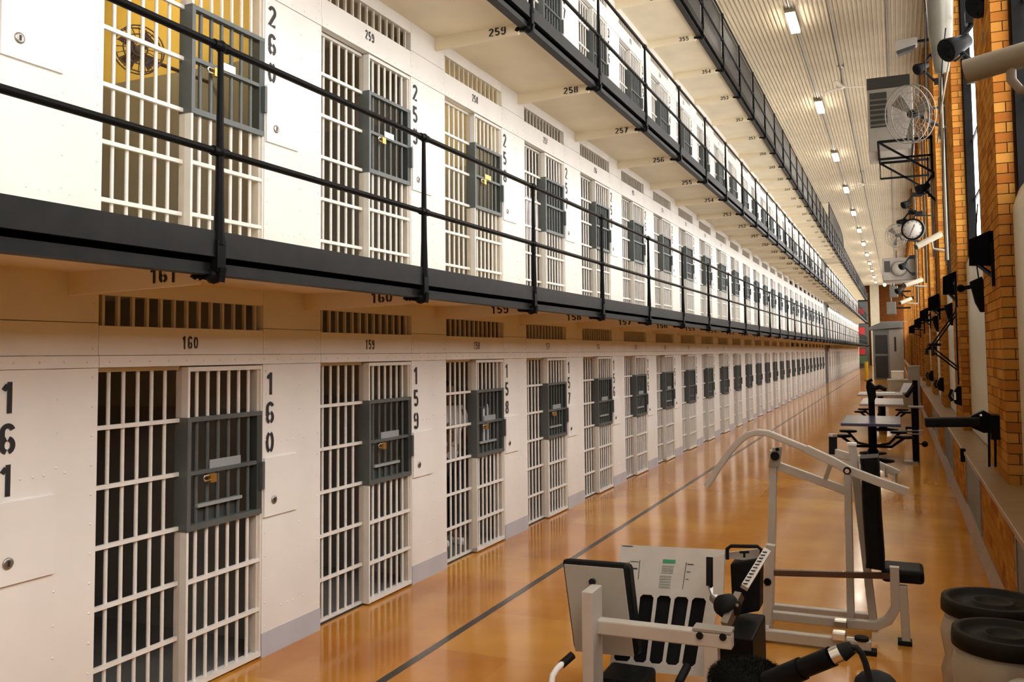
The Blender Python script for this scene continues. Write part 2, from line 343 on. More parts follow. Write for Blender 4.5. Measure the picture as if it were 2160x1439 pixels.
# ------------------------------------------------------------------ left wall: riveted steel cell fronts on three tiers
wl = structure('wall_left', (WX, 0, 0))
def part_mesh(mb, mat): return mb.mesh('part', mat)
pier = MB().box(-0.06, 0, OW, S, 0.157, 1.953); pier_me = pier.mesh('pier_panel', 'cream')
pier_up_me = MB().box(-0.06, 0, OW, S, 0.0, 1.953).mesh('pier_panel', 'cream')
base_me = MB().box(-0.055, 0.004, OW, S, 0.0, 0.155).mesh('base_strip', 'base_blue')
strip_me = MB().box(-0.06, 0.005, 0.002, S-0.002, 1.956, 2.02).mesh('riveted_strip', 'cream')
ptop_me = MB().box(-0.06, 0, OW+0.003, S-0.003, 2.023, 2.195).mesh('pier_head_panel', 'cream')
ptop2_me = MB().box(-0.06, 0, OW+0.003, S-0.003, 2.199, 2.46).mesh('pier_head_panel', 'cream')
lint_me = MB().box(-0.06, 0, 0, OW, 2.023, 2.183).mesh('lintel_panel', 'cream')
head_me = MB().box(-0.06, 0, 0, OW, 2.352, 2.46).mesh('vent_head_panel', 'cream')
mb = MB()
for i in range(13): yy = 0.05+i*(OW-0.1)/12; mb.box(-0.045, -0.025, yy-0.009, yy+0.009, 2.18, 2.355)
vent_me = mb.mesh('vent_bars', 'beige_and_shade')
mb = MB().box(-0.06, 0, OW, S, 0.0, 2.46).box(-0.06, 0, 0, OW, 1.953, 2.183).box(-0.06, 0, 0, OW, 2.352, 2.46)
bay_me = mb.mesh('cell_bay_panel', 'cream')
lock_me = MB().prism([(0.0, OW+0.008, 0.925), (0.0, OW+0.36, 0.925), (0.0, OW+0.36, 1.32), (0.0, OW+0.008, 1.32)], (0.014, 0, 0)).mesh('lock_cover', 'cream')
mb = MB().lathe([(0.0, 0.0), (0.028, 0.0), (0.028, 0.005), (0.02, 0.008), (0.0, 0.008)], (0.014, OW+0.105, 1.03), 14, (1,0,0)); key_me = mb.mesh('keyhole_rose', 'steel')
key_slot_me = MB().box(0.021, 0.0235, OW+0.099, OW+0.111, 1.016, 1.044).mesh('keyhole', 'dark')
# rivets are too small to pick apart singly: one part for each panel
mb = MB()
def rivet(mb, y, z, x=0.0): mb.lathe([(0.0075, 0.0), (0.0055, 0.003), (0.0, 0.0045)], (x, y, z), 6, (1,0,0))
for z in [0.2+0.155*i for i in range(12)]:
    rivet(mb, OW+0.03, z) if not 0.9 < z < 1.34 else None
    rivet(mb, S-0.035, z)
for z in (0.33, 0.50, 0.66, 0.83, 1.45, 1.63, 1.80): rivet(mb, OW+0.40, z)
for y in (0.20, 0.27, 0.33, 0.45): rivet(mb, OW+y, 0.30)
for y in (0.20, 0.27, 0.33, 0.45): rivet(mb, OW+y, 1.42)
rivet_me = mb.mesh('rivets', 'cream')
mb = MB()
for i in range(14): rivet(mb, 0.07+i*0.142, 1.988, 0.005)
for y in (OW+0.03, S-0.035):
    for z in (2.06, 2.12, 2.17, 2.24, 2.30, 2.37): rivet(mb, y, z)
strip_rivet_me = mb.mesh('rivets', 'cream')
def cell_no(n, k): return str(160-n+100*k)
NUMCACHE = {}
for k in range(3):
    for n in list(range(-1, LAST+1))+list(range(FAR0, FAR1+1)):
        if k == 2 and n < 1: pass
        L = (0, cell_y(n), k*T)
        if n > 9:
            inst(bay_me, 'cell_bay_panel', wl, L)
            if n <= 16: inst(vent_me, 'vent_bars', wl, L)
            if k == 0: inst(base_me, 'base_strip', wl, L)
            continue
        p = inst(pier_me if k == 0 else pier_up_me, 'pier_panel', wl, L)
        if k == 0: inst(base_me, 'base_strip', wl, L)
        st = inst(strip_me, 'riveted_strip', wl, L)
        inst(ptop_me, 'pier_head_panel', wl, L); inst(ptop2_me, 'pier_head_panel', wl, L)
        li = inst(lint_me, 'lintel_panel', wl, L); inst(head_me, 'vent_head_panel', wl, L); tag(inst(vent_me, 'vent_bars', wl, L), kind='stuff')
        sy = 0.03 if n < 0 else 0.0; lk = inst(lock_me, 'lock_cover', p, (0,sy,0)); inst(key_me, 'keyhole_rose', p, (0,sy,0)); inst(key_slot_me, 'keyhole', p, (0,sy,0))
        if n <= 4 and k < 2:
            tag(inst(rivet_me, 'rivets', p, (0,0,0)), kind='stuff'); tag(inst(strip_rivet_me, 'rivets', st, (0,0,0)), kind='stuff')
        num = cell_no(n, k)
        o = inst(number_mesh(num, False, (0,1,0), (0,0,1), 0.085, 0.152, 0.199, (1,0,0)), 'cell_number', p, (0.003, OW+(0.085 if n < 0 else 0.03), 1.897))
        o = inst(number_mesh(num, True, (0,1,0), (0,0,1), 0.036, 0.08, 0.048, (1,0,0)), 'cell_number', li, (0.003, 0.60, 2.055))
    # flat wall where the two cell blocks meet
    inst(MB().box(-0.06, 0, 0, 4.1, 0, 2.46).mesh('section_panel', 'grey'), 'section_panel', wl, (-0.12, cell_y(26)-0.05, k*T))
inst(MB().box(-0.06, 0, YB, YE-14, 3*T-0.02, CEIL).mesh('upper_panel', 'cream'), 'upper_panel', wl, (0, 0, 0))
inst(MB().box(-0.06, 0, YB, cell_y(-1), 0, 3*T).mesh('blank_panel', 'cream'), 'blank_panel', wl, (0, 0, 0))
inst(MB().box(-0.06, 0, cell_y(FAR1+1), YE, 0, CEIL).mesh('blank_panel', 'cream'), 'blank_panel', wl, (0, 0, 0))
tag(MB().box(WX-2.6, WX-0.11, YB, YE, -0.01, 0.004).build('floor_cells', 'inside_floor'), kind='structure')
# cell insides: back wall and the partitions between cells
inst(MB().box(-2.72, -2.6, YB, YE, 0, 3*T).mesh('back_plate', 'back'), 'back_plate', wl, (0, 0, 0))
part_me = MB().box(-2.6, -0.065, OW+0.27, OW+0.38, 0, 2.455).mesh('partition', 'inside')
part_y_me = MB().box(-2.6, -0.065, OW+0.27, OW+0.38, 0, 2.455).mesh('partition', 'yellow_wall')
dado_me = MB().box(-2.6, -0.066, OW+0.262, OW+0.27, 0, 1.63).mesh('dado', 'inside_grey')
for k in range(3):
    for n in list(range(-2, LAST+1))+list(range(FAR0-1, FAR1+1)):
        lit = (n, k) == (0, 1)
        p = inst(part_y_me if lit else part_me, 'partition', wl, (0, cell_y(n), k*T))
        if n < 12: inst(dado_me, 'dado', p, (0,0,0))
# ------------------------------------------------------------------ walkways: deck, edge beam, toe boards, numbered brackets
POSTS = list(range(-1, 51))
ends = {'D': 0.0, 'O': 0.93}
br_poly = [(0.0, 0, 0.0), (0.93, 0, 0.0), (0.93, 0, -0.03), (0.885, 0, -0.06), (0.86, 0, -0.098), (0.0, 0, -0.122)]
br_me = MB().prism(br_poly, (0, 0.035, 0)).mesh('bracket', 'soffit')
toe_me = MB().box(-0.008, 0.004, 0.02, S-0.02, -0.075, 0.045).box(-0.03, 0.006, 0.02, S-0.02, -0.079, -0.071).mesh('toe_board', 'black_worn')
which = {1: 'lowest', 2: 'second', 3: 'topmost'}
for k in (1, 2, 3):
    z = k*T; Yend = cell_y(FAR1+1)
    w = thing('walkway', f'{which[k]} cream steel walkway with numbered brackets under it and black edge beam', 'walkway', (WX, 0, z), 'cell tier walkways')
    MB().box(WX-2.72, RX-0.03, YB+0.01, Yend, z-0.106, z-0.02).build('deck', 'soffit', w)
    MB().box(RX-0.075, RX-0.03, YB+0.01, Yend, z-0.158, z-0.055).box(RX-0.10, RX-0.02, YB+0.01, Yend, z-0.162, z-0.150).build('edge_beam', 'black_worn', w)
    for n in POSTS:
        y = YP+n*S
        if n <= LAST or True:
            inst(toe_me, 'toe_board', w, (RX-WX, y, 0))
        b = inst(br_me, 'bracket', w, (0, y-0.0175, -0.106))
        if n <= LAST+1 and n >= 0:
            num = cell_no(n-1, k-1)
            inst(number_mesh(num, True, (1,0,0), (0,0,1), 0.052, 0.076, 0.062, (0,-1,0)), 'cell_number', b, (0.57, -0.003, -0.084))
# ------------------------------------------------------------------ railings
post = MB()
post.bar((0,0,-0.15), (0,0,0.0), 0.056, 0.036, (1,0,0)); post.tube([(0,0,-0.02),(0,0,0.25),(0,0,ZR1)], [0.028, 0.021, 0.0135], 8)
post.ball((0,0,ZR1), 0.031, 10, 6).ball((0,0,ZR2), 0.031, 10, 6)
post.cyl((0,-0.05,ZR1),(0,0.05,ZR1),0.025,None,10).cyl((0,-0.05,ZR2),(0,0.05,ZR2),0.025,None,10)
post.prism([(-0.16,-0.02,-0.17),(0.02,-0.02,-0.2),(0.03,-0.02,-0.13),(-0.14,-0.02,-0.14)], (0,0.04,0)).ball((-0.03,0,-0.165),0.042,8,5).ball((-0.13,0,-0.16),0.03,8,5)
post_me = post.mesh('post', 'black')
for k in (1, 2, 3):
    z = k*T; Yend = cell_y(FAR1+1)
    r = thing('railing', f'black pipe railing along the {which[k]} walkway', 'railing', (RX, 0, z), 'cell tier railings')
    for n in POSTS: inst(post_me, 'post', r, (0, YP+n*S, 0))
    MB().cyl((RX, YB, z+ZR1), (RX, Yend, z+ZR1), 0.0185, None, 12).build('top_rail', 'black', r)
    MB().cyl((RX, YB, z+ZR2), (RX, Yend, z+ZR2), 0.0185, None, 12).build('middle_rail', 'black', r)
    if k == 3:
        for n in POSTS:
            inst(MB().box(-0.03, -0.026, 0.02, S-0.02, 0.0, 0.93).mesh('mesh_panel', 'cage_mesh') if n == -1 else bpy.data.meshes['mesh_panel'], 'mesh_panel', r, (0, YP+n*S, 0))
cg = thing('wire_cage', 'tall dark wire mesh cage rising above the topmost railing', 'cage', (RX, 48, 3*T))
poly = [(RX-0.04, 44.5, 3*T+0.95), (RX-0.04, 60.4, 3*T+0.95), (RX-0.04, 60.2, 3*T+1.35), (RX-0.04, 59.2, 3*T+1.68), (RX-0.04, 57.0, 3*T+1.85), (RX-0.04, 47.5, 3*T+1.9), (RX-0.04, 47.5, 3*T+1.0)]
MB().prism(poly, (0.006, 0, 0)).build('cage_sheet', 'cage_mesh', cg)
MB().tube([(p[0], p[1], p[2]) for p in poly[1:]], 0.03, 6).build('cage_rim', 'black', cg)
MB().bar((RX-0.04, 47.5, 3*T+1.4), (WX+0.02, 47.5, 3*T+1.4), 0.01, 0.95).build('cage_end_sheet', 'soffit', cg)
# ------------------------------------------------------------------ cell doors and grilles
LV = [0.0, 0.325, 0.65, 0.975, 1.30, 1.625]
GX = -0.085; DXL, DXR = 0.66, 1.338
def grille_parts(mb_all=None):
    fr = MB().box(GX-0.02, GX+0.012, 0.0, 0.018, 0, 1.95).box(GX-0.02, GX+0.015, 0, 0.655, 0.0, 0.03).box(GX-0.02, GX+0.015, 0, 0.655, 1.93, 1.953)
    cross = [MB().box(GX+0.002, GX+0.022, 0.0, 0.655, z-0.012, z+0.012) for z in LV[1:]]
    bars = [MB().cyl((GX-0.006, y, 0), (GX-0.006, y, 1.95), 0.0115, None, 8, False) for y in [0.045+0.103*i for i in range(6)]]
    return fr, cross, bars
def door_parts():
    d = {}
    d['frame'] = [MB().box(-0.055, -0.004, DXL, DXL+0.018, 0.012, 1.945).box(-0.055, -0.004, DXL, DXR, 1.92, 1.947).box(-0.06, -0.002, DXL, DXR, 0.015, 0.045)
                  .box(-0.055, -0.004, DXR-0.012, DXR, 0.015, 1.945)]
    d['side_post'] = [MB().box(-0.10, -0.055, DXL, DXL+0.03, 0.012, 1.945), MB().box(-0.10, -0.018, DXR-0.035, DXR-0.012, 0.015, 1.945)]  # side faces of the stiles, coloured darker on near gates as painted shade
    d['cross_bar'] = [MB().box(-0.034, -0.008, DXL+0.018, DXR-0.01, z-0.012, z+0.012) for z in (0.325, 0.65)]
    ys = [DXL+0.105+0.094*i for i in range(6)]
    d['bar'] = [MB().cyl((-0.036, y, 0.03), (-0.036, y, 1.94), 0.0115, None, 8, False) for y in ys]
    d['lock_bar'] = [MB().cyl((-0.036, y, 0.97), (-0.036, y, 1.63), 0.0128, None, 8, False) for y in ys]
    d['lock_frame'] = [MB().box(-0.10, 0.004, DXL-0.006, DXL+0.024, 0.955, 1.64).box(-0.05, 0.0, DXL, DXR, 0.955, 0.99).box(-0.05, 0.0, DXL, DXR, 1.612, 1.64).box(-0.05, -0.004, DXL, DXR, 1.288, 1.312)]
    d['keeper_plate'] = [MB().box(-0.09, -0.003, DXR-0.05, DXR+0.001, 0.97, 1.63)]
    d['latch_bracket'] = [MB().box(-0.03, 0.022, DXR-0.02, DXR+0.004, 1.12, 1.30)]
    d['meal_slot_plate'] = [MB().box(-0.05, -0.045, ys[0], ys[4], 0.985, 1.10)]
    d['meal_slot_bar'] = [MB().box(-0.04, -0.006, ys[0]-0.01, ys[4]+0.01, 1.085, 1.105)]
    d['name_plate'] = [MB().box(-0.02, -0.012, ys[1], ys[4], 1.312, 1.365)]
    return d, ys
PM = {'side_post': 'beige_and_shade', 'frame': 'bar', 'cross_bar': 'bar', 'bar': 'bar', 'lock_bar': 'grey', 'lock_frame': 'grey', 'keeper_plate': 'grey_dark', 'latch_bracket': 'grey', 'meal_slot_plate': 'grey_dark', 'meal_slot_bar': 'grey_plate', 'name_plate': 'grey_plate'}
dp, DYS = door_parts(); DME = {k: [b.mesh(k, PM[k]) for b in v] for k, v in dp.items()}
fr, cr, ba = grille_parts(); GFR = fr.mesh('frame', 'bar'); GCR = [b.mesh('cross_bar', 'bar') for b in cr]; GBA = [b.mesh('bar', 'bar') for b in ba]
def joined(list_of_mb, name, mat):
    m = MB()
    for b in list_of_mb: m._add(b.v, b.f)
    m.sm = [s for b in list_of_mb for s in b.sm]
    return m.mesh(name, mat)
fr2, cr2, ba2 = grille_parts(); GALL = joined([fr2]+cr2+ba2, 'cell_grille', 'bar')
DWHITE = joined(dp['frame']+dp['side_post']+dp['cross_bar']+dp['bar'], 'barred_frame', 'bar')
DGREY = joined(dp['lock_bar']+dp['lock_frame']+dp['keeper_plate']+dp['latch_bracket']+dp['meal_slot_plate']+dp['meal_slot_bar'], 'lock_panel', 'grey')
DPALE = joined(dp['lock_bar']+dp['lock_frame']+dp['keeper_plate'], 'lock_panel', 'beige_and_shade')
TIER = ['ground', 'second', 'third']
_o = 'second third fourth fifth sixth seventh eighth ninth tenth eleventh twelfth thirteenth fourteenth fifteenth sixteenth seventeenth eighteenth nineteenth twentieth twenty-first twenty-second twenty-third twenty-fourth twenty-fifth twenty-sixth'.split()
ORDW = {-1: 'cell cut by left edge', 0: 'leftmost whole cell', **{i+1: f'{w} cell from left' for i, w in enumerate(_o)}}
for k in range(3):
    for n in list(range(-1, LAST+1))+list(range(FAR0, FAR1+1)):
        if k == 2 and n < 1: continue
        L = (WX, cell_y(n), k*T); num = cell_no(n, k)
        if n <= 9:
            dl = f'barred sliding gate of the {ORDW[n]}, number {num}, on the {TIER[k]} tier'; gl = f'white bar grille of the {ORDW[n]}, number {num}, on the {TIER[k]} tier'; gd = gg = None
        elif n <= LAST:
            dl = f'small barred gate of the {ORDW[n]} on the {TIER[k]} tier'; gl = f'small bar grille of the {ORDW[n]} on the {TIER[k]} tier'; gd = gg = None
        else:
            dl = f'distant barred cell gate with grey lock panel, far block of the {TIER[k]} tier'; gl = f'distant white bar grille beside a cell gate, far block of the {TIER[k]} tier'
            gd = f'distant cell gates of the {TIER[k]} tier'; gg = f'distant cell grilles of the {TIER[k]} tier'
        d = thing('cell_gate', dl, 'cell gate', L, gd or 'cell gates')
        if n <= NEAR_N and k < 2:
            for nm, ms in DME.items():
                if k == 1 and nm in ('meal_slot_plate', 'meal_slot_bar', 'name_plate'): continue
                for me in ms: inst(me, nm, d, (0,0,0))
            g = thing('cell_grille', gl, 'grille', L, gg or 'cell grilles')
            inst(GFR, 'frame', g, (0,0,0))
            for me in GCR: inst(me, 'cross_bar', g, (0,0,0))
            for me in GBA: inst(me, 'bar', g, (0,0,0))
        else:
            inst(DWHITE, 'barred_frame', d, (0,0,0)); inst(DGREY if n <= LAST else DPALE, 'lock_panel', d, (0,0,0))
            g = bpy.data.objects.new('cell_grille', GALL); COL.objects.link(g); g.location = L; tag(g, gl, 'grille', gg or 'cell grilles')
# door threshold bars so that the grilles stand on something
thr_me = MB().box(-0.11, -0.06, 0, OW, 0.0, 0.012).mesh('threshold', 'dark')
for n in range(-1, 10): inst(thr_me, 'threshold', wl, (0, cell_y(n), 0))
# padlocks and cards on the nearest doors
sh = MB().tube([(0.012,-0.075,0.0),(0.012,-0.085,-0.012),(0.012,-0.075,-0.03),(0.012,-0.03,-0.03)], 0.006, 6).tube([(0.012,-0.075,0.0),(0.012,-0.03,0.0)], 0.006, 6)
sh_me = sh.mesh('shackle', 'chrome'); bd_me = MB().box(-0.002, 0.026, -0.035, 0.015, -0.045, 0.008).mesh('lock_body', 'brass')
for n, k in ((0,0),(1,0),(2,0),(3,0),(0,1),(1,1),(2,1)):
    num = cell_no(n, k)
    p = thing('padlock', f'brass padlock on the gate of the {ORDW[n]}, {TIER[k]} tier', 'padlock', (WX, cell_y(n)+DYS[0]+0.10, k*T+1.275), 'padlocks on the cell doors')
    inst(sh_me, 'shackle', p, (0,0,0)); inst(bd_me, 'lock_body', p, (0,0,0))
    if k == 1:
        c = MB().box(0.0, 0.003, 0.0, 0.15, 0.0, 0.05).mesh('name_card', 'yellow_card' if n == 2 else 'card')
        o = bpy.data.objects.new('name_card', c); COL.objects.link(o); o.location = (WX+0.0, cell_y(n)+DYS[0]+0.13, k*T+1.30)
        tag(o, f'small {"yellow" if n == 2 else "white"} name card on the gate of the {ORDW[n]}, second tier', 'card', 'name cards on second tier doors')
# ------------------------------------------------------------------ right wall: brick plinth, pilasters, window bays
wr = structure('wall_right', (WPX, 0, 0))
MB().box(WPX+0.012, 1.3, YB, YE, 0, CAP-0.045).build('plinth_core', 'mortar', wr)
MB().box(WPX-0.012, 1.3, YB, YE, CAP-0.045, CAP).build('plinth_cap', 'curb', wr, 0.006)
MB().box(WPX, WPX+0.02, YB, 4.0, 0, CAP-0.045).box(WPX, WPX+0.02, 24.0, YE, 0, CAP-0.045).build('plinth_brickwork', 'brick', wr)
CO = 0.0965; BL = 0.21; JT = 0.008
def brick_field(mb, plane, c, u0, u1, z0, z1, depth=0.02, skip=None):
    r = 0; z = z0
    while z < z1-0.02:
        u = u0-(BL/2 if r % 2 else 0.0)
        while u < u1-0.01:
            a, b = max(u, u0)+JT/2, min(u+BL, u1)-JT/2
            if b-a > 0.02 and not (skip and skip(a, b, z)):
                zz = min(z+CO-JT, z1)
                if plane == 'x': mb.box(c, c+depth, a, b, z, zz)
                else: mb.box(a, b, c, c+depth, z, zz)
            u += BL
        r += 1; z += CO
    return mb
VENTS = [(7.1, 5.9), (12.0, 10.1), (17.2, 14.8), (22.6, 20.4)]
inv = lambda a, b, z: any(v1-0.02 < b and a < v0+0.02 and z < 0.70 for v0, v1 in VENTS)
tag(brick_field(MB(), 'x', WPX, 4.0, 24.0, 0.135, CAP-0.05, 0.02, inv).build('plinth_bricks', 'brick_piece', wr), kind='stuff')
tag(MB().prism([(WPX-0.055, YB, 0), (WPX+0.02, YB, 0), (WPX+0.02, YB, 0.13), (WPX-0.008, YB, 0.13), (WPX-0.04, YB, 0.035)], (0, YE-YB, 0)).build('baseboard_right', 'curb'), kind='structure')
for i, (v0, v1) in enumerate(VENTS):
    t = thing('wall_vent', ['grey mesh vent in the brick plinth beside the black-lidded drums', 'grey mesh vent in the brick plinth below the black padded arm', 'grey mesh vent in the brick plinth, second beyond the padded arm', 'small grey mesh vent in the plinth beside the navy table'][i], 'vent', (WPX, v1, 0.15), 'plinth vents')
    MB().box(WPX+0.004, WPX+0.007, v1, v0, 0.15, 0.70).build('mesh_sheet', 'grille_mesh', t)
    MB().box(WPX-0.006, WPX+0.015, v1-0.03, v1, 0.13, 0.72).box(WPX-0.006, WPX+0.015, v0, v0+0.03, 0.13, 0.72).box(WPX-0.006, WPX+0.015, v1, v0, 0.70, 0.72).box(WPX-0.006, WPX+0.015, v1, v0, 0.13, 0.15).build('vent_frame', 'steel', t)
full_me = MB().box(PILX+0.004, GLX-0.03, -0.015, 0.02, 0, CO-JT).mesh('brick', 'brick_piece')
big_me = MB().box(PILX+0.004, PILX+0.095, -0.015, 0.02, 0, CO-JT).mesh('brick', 'brick_piece')
small_me = MB().box(PILX+0.103, GLX-0.03, -0.015, 0.02, 0, CO-JT).mesh('brick', 'brick_piece')
for m in range(-3, 20):
    y = PIL0+BAY*m; p0 = y+0.0
    near = m in (0, 1)
    p = MB().box(PILX+0.012, 1.3, y+0.012, y+PILW-0.012, CAP, CEIL).build('pilaster', 'mortar' if near else 'brick', wr)
    if near:
        tag(brick_field(MB(), 'x', PILX, y, y+PILW, CAP, CEIL, 0.03).build('face_bricks', 'brick_piece', p), kind='stuff')
        zt = 5.9 if m == 0 else 8.0; z = CAP; r = 0; base = Vector((WPX, 0, 0)); offs = Vector((-WPX, 0, 0))
        while z < zt:
            ms = (full_me,) if r % 2 else (big_me, small_me)
            for me in ms: inst(me, 'brick', p, (-WPX, y, z))
            z += CO; r += 1
        tag(brick_field(MB(), 'y', y-0.015, PILX+0.004, GLX-0.03, z, CEIL, 0.03).build('upper_jamb_bricks', 'brick_piece', p), kind='stuff')
    elif m in (2, 3, 4):
        tag(brick_field(MB(), 'y', y-0.004, PILX+0.004, GLX-0.03, CAP, CEIL, 0.03).build('jamb_bricks', 'brick_piece', p), kind='stuff')
    # window bay beyond this pilaster
    a, b = y+PILW, y+BAY
    MB().box(GLX-0.02, 1.3, a-0.01, b+0.01, 8.9, CEIL).build('spandrel', 'brick', wr)
    wn = structure(f'window_{m+4}', (GLX, a, 3.4))
    PX = GLX+0.10
    fr = MB().box(GLX-0.01, PX+0.02, a, a+0.06, 3.4, 8.9).box(GLX-0.01, PX+0.02, b-0.10, b, 3.4, 8.9).box(GLX-0.01, PX+0.02, a, b, 8.8, 8.9).box(GLX-0.01, PX+0.02, a, b, 3.4, 3.47)
    cols, rows = (4, 6) if -2 <= m <= 2 else (2, 3)
    for c in range(1, cols): yy = a+(b-a)*c/cols; fr.box(PX-0.025, PX+0.02, yy-0.018, yy+0.018, 3.4, 8.9)
    for r in range(1, rows): zz = 3.4+5.5*r/rows; fr.box(PX-0.025, PX+0.02, a, b, zz-0.018, zz+0.018)
    fr.build('window_frame', 'black', wn)
    pane_me = MB().quad((0,0,0), (0,0,5.5/rows), (0,(b-a)/cols,5.5/rows), (0,(b-a)/cols,0)).mesh('pane', 'pane')
    for c in range(cols):
        for r in range(rows): inst(pane_me, 'pane', wn, (0.10, (b-a)*c/cols, 5.5*r/rows))
    # cream cover over the lower half of the window, with a sloping top
    cv = MB().prism([(GLX-0.06, a+0.02, CAP), (GLX-0.06, a+0.02, 3.32), (GLX+0.0, a+0.02, 3.5), (GLX+0.1, a+0.02, 3.5), (GLX+0.1, a+0.02, CAP)], (0, b-a-0.04, 0))
    cv.build('cover_panel', 'cover', wn, 0.02)
    MB().box(GLX+0.1, 1.3, a, b, CAP, 3.45).build('cover_backing', 'brick', wn)
# ------------------------------------------------------------------ ceiling lamps, conduits, ceiling fans
def lampfix(y, i):
    t = thing('ceiling_lamp', f'white fluorescent ceiling lamp, number {i} of the row counted from the near end' if i < 5 else 'distant fluorescent ceiling lamp, a bright dot far down the row', 'lamp', (-2.2, y, CEIL-0.12), 'ceiling lamps in a row')
    MB().box(-2.32, -2.08, y-0.72, y+0.72, CEIL-0.14, CEIL-0.05).build('housing', 'cam_white', t)
    MB().box(-2.31, -2.09, y-0.7, y+0.7, CEIL-0.20, CEIL-0.138).build('diffuser', 'lamp', t, 0.015)
    MB().cyl((-2.2, y, CEIL-0.06), (-2.2, y, CEIL+0.01), 0.02, None, 6).build('stem', 'steel', t)
ORD = ['nearest', 'second', 'third', 'fourth', 'fifth']
for i in range(12):
    y = 23.2+8.6*i
    lampfix(y, i)
    o = [q for q in COL.objects if q.name.startswith('ceiling_lamp')][-1]
for i, o in enumerate(sorted([q for q in COL.objects if q.name.startswith('ceiling_lamp')], key=lambda q: q.location.y)):
    o['label'] = f'white fluorescent ceiling lamp, {ORD[i]} of the lit row' if i < 5 else 'distant fluorescent ceiling lamp, a bright dot far down the lit row'
for y in (-2.6, 6.0, 14.6): lampfix(y, 0)
for o in [q for q in COL.objects if q.name.startswith('ceiling_lamp') and q.location.y < 20]: o['label'] = 'fluorescent ceiling lamp above the near cells, out of the picture'; o['group'] = 'ceiling lamps overhead'
for i, (xx, lab) in enumerate(((-2.2, 'long thin grey conduit running through the ceiling lamps'), (-1.3, 'long thin grey conduit carrying the white ceiling fans'), (0.02, 'long thin grey conduit along the ceiling nearest the windows'))):
    tag(MB().cyl((xx, YB, CEIL-0.03), (xx, YE, CEIL-0.03), 0.022, None, 6).build('ceiling_conduit', 'steel'), lab, 'conduit')
def ceil_fan(y, drop, lab):
    z = CEIL-drop; t = thing('ceiling_fan', lab, 'fan', (-1.3, y, CEIL), 'ceiling fans')
    MB().cyl((-1.3, y, CEIL), (-1.3, y, z), 0.02, None, 8).build('rod', 'steel', t)
    MB().lathe([(0.0, 0.08), (0.05, 0.08), (0.12, 0.0), (0.12, -0.05), (0.05, -0.09), (0.0, -0.09)], (-1.3, y, z), 14).build('motor', 'fan_blade_white', t)
    MB().lathe([(0.0, 0.0), (0.09, 0.0), (0.09, -0.03), (0.03, -0.08), (0.0, -0.08)], (-1.3, y, CEIL), 10).build('canopy', 'steel', t)
    for q in range(3):
        a = math.radians(20+120*q); d = Vector((math.cos(a), math.sin(a), 0))
        MB().bar(Vector((-1.3, y, z-0.04))+d*0.1, Vector((-1.3, y, z-0.03))+d*0.72, 0.14, 0.012, (0.1, 0, 1)).build('blade', 'fan_blade_white', t)
ceil_fan(27.9, 0.62, 'white ceiling fan hanging by a rod, the nearest one')
ceil_fan(45.0, 0.62, 'white ceiling fan farther along the ceiling conduit')
# ------------------------------------------------------------------ things on the window wall
def tube_camera(tip, tail, r, arm, lab):
    tip = Vector(tip); tail = Vector(tail); d = (tail-tip).normalized()
    t = thing('security_camera', lab, 'camera', tuple(tail), 'ivory security cameras on the window wall')
    MB().cyl(tip, tail, r, None, 18).build('housing', 'cam_white', t)
    MB().cyl(tip-d*0.004, tip+d*0.02, r*0.86, None, 18).build('lens_window', 'glass_dark', t)
    MB().tube(arm, r*0.38, 8).build('arm', 'cam_white', t)
    return t
c0, c1 = at(2035, 152, y=5.5), at(2235, 92, y=5.4)
tube_camera(c0, (0.86, 5.4, c1.z), 0.068, [(0.62, 5.45, c0.z+0.02), (0.62, 5.45, c0.z-0.09), (0.66, 5.45, c0.z-0.15), (0.75, 5.42, c0.z-0.16), (1.0, 5.4, c0.z-0.16)], 'large ivory tube camera at the top right, closest to the viewer')
tube_camera(at(1932, 521, y=19.6), at(1984, 494, y=19.9), 0.062, [at(1965, 506, y=19.8), at(1968, 525, y=19.8), (0.95, 19.8, at(1968, 530, y=19.8).z)], 'ivory tube camera just below the round clock')
tube_camera(at(1908, 603, y=31), at(1944, 590, y=31.5), 0.075, [at(1930, 596, y=31.3), at(1931, 604, y=31.3), (0.95, 31.3, at(1931, 605, y=31.3).z)], 'ivory tube camera between the clock and the black screens')
tube_camera(at(1898, 640, y=44), at(1921, 630, y=44.5), 0.09, [at(1912, 634, y=44.3), at(1913, 640, y=44.3), (0.95, 44.3, at(1913, 641, y=44.3).z)], 'small ivory tube camera low beside the far black screens')
def tv(cx, cy, w, h, Y, lab):
    dy = 0.55
    A0, A1 = at(cx+w/2, cy+h/2, y=Y), at(cx+w/2, cy-h/2, y=Y); B0, B1 = at(cx-w/2, cy+h/2, y=Y+dy), at(cx-w/2, cy-h/2+h*0.25, y=Y+dy)
    t = thing('wall_screen', lab, 'screen', (PILX, Y+0.2, (A0.z+A1.z)/2), 'black screens on the pilasters')
    q = [A0, B0, B1, A1]; n = (B0-A0).cross(A1-A0).normalized()
    if n.x > 0: n = -n
    MB().prism(q, -n*0.05).build('case', 'screen', t)
    ce = sum(q, Vector())/4
    MB().prism([p+n*0.002+(ce-p)*0.06 for p in q], -n*0.004).build('screen', 'screen', t)
    bx = PILX+0.004; by = Y+0.02
    MB().box(bx-0.035, bx, by-0.03, by+0.03, A0.z-0.2, A1.z-0.12).build('wall_rail', 'black', t)
    MB().bar((bx-0.02, by, ce.z), ce-n*0.04, 0.035, 0.05).bar((bx-0.02, by, A0.z-0.1), (ce.x, ce.y, A0.z+0.03), 0.03, 0.03).build('arm', 'black', t)
ORD2 = ['nearest', 'second nearest', 'third nearest', 'fourth nearest', 'fifth nearest', 'farthest']
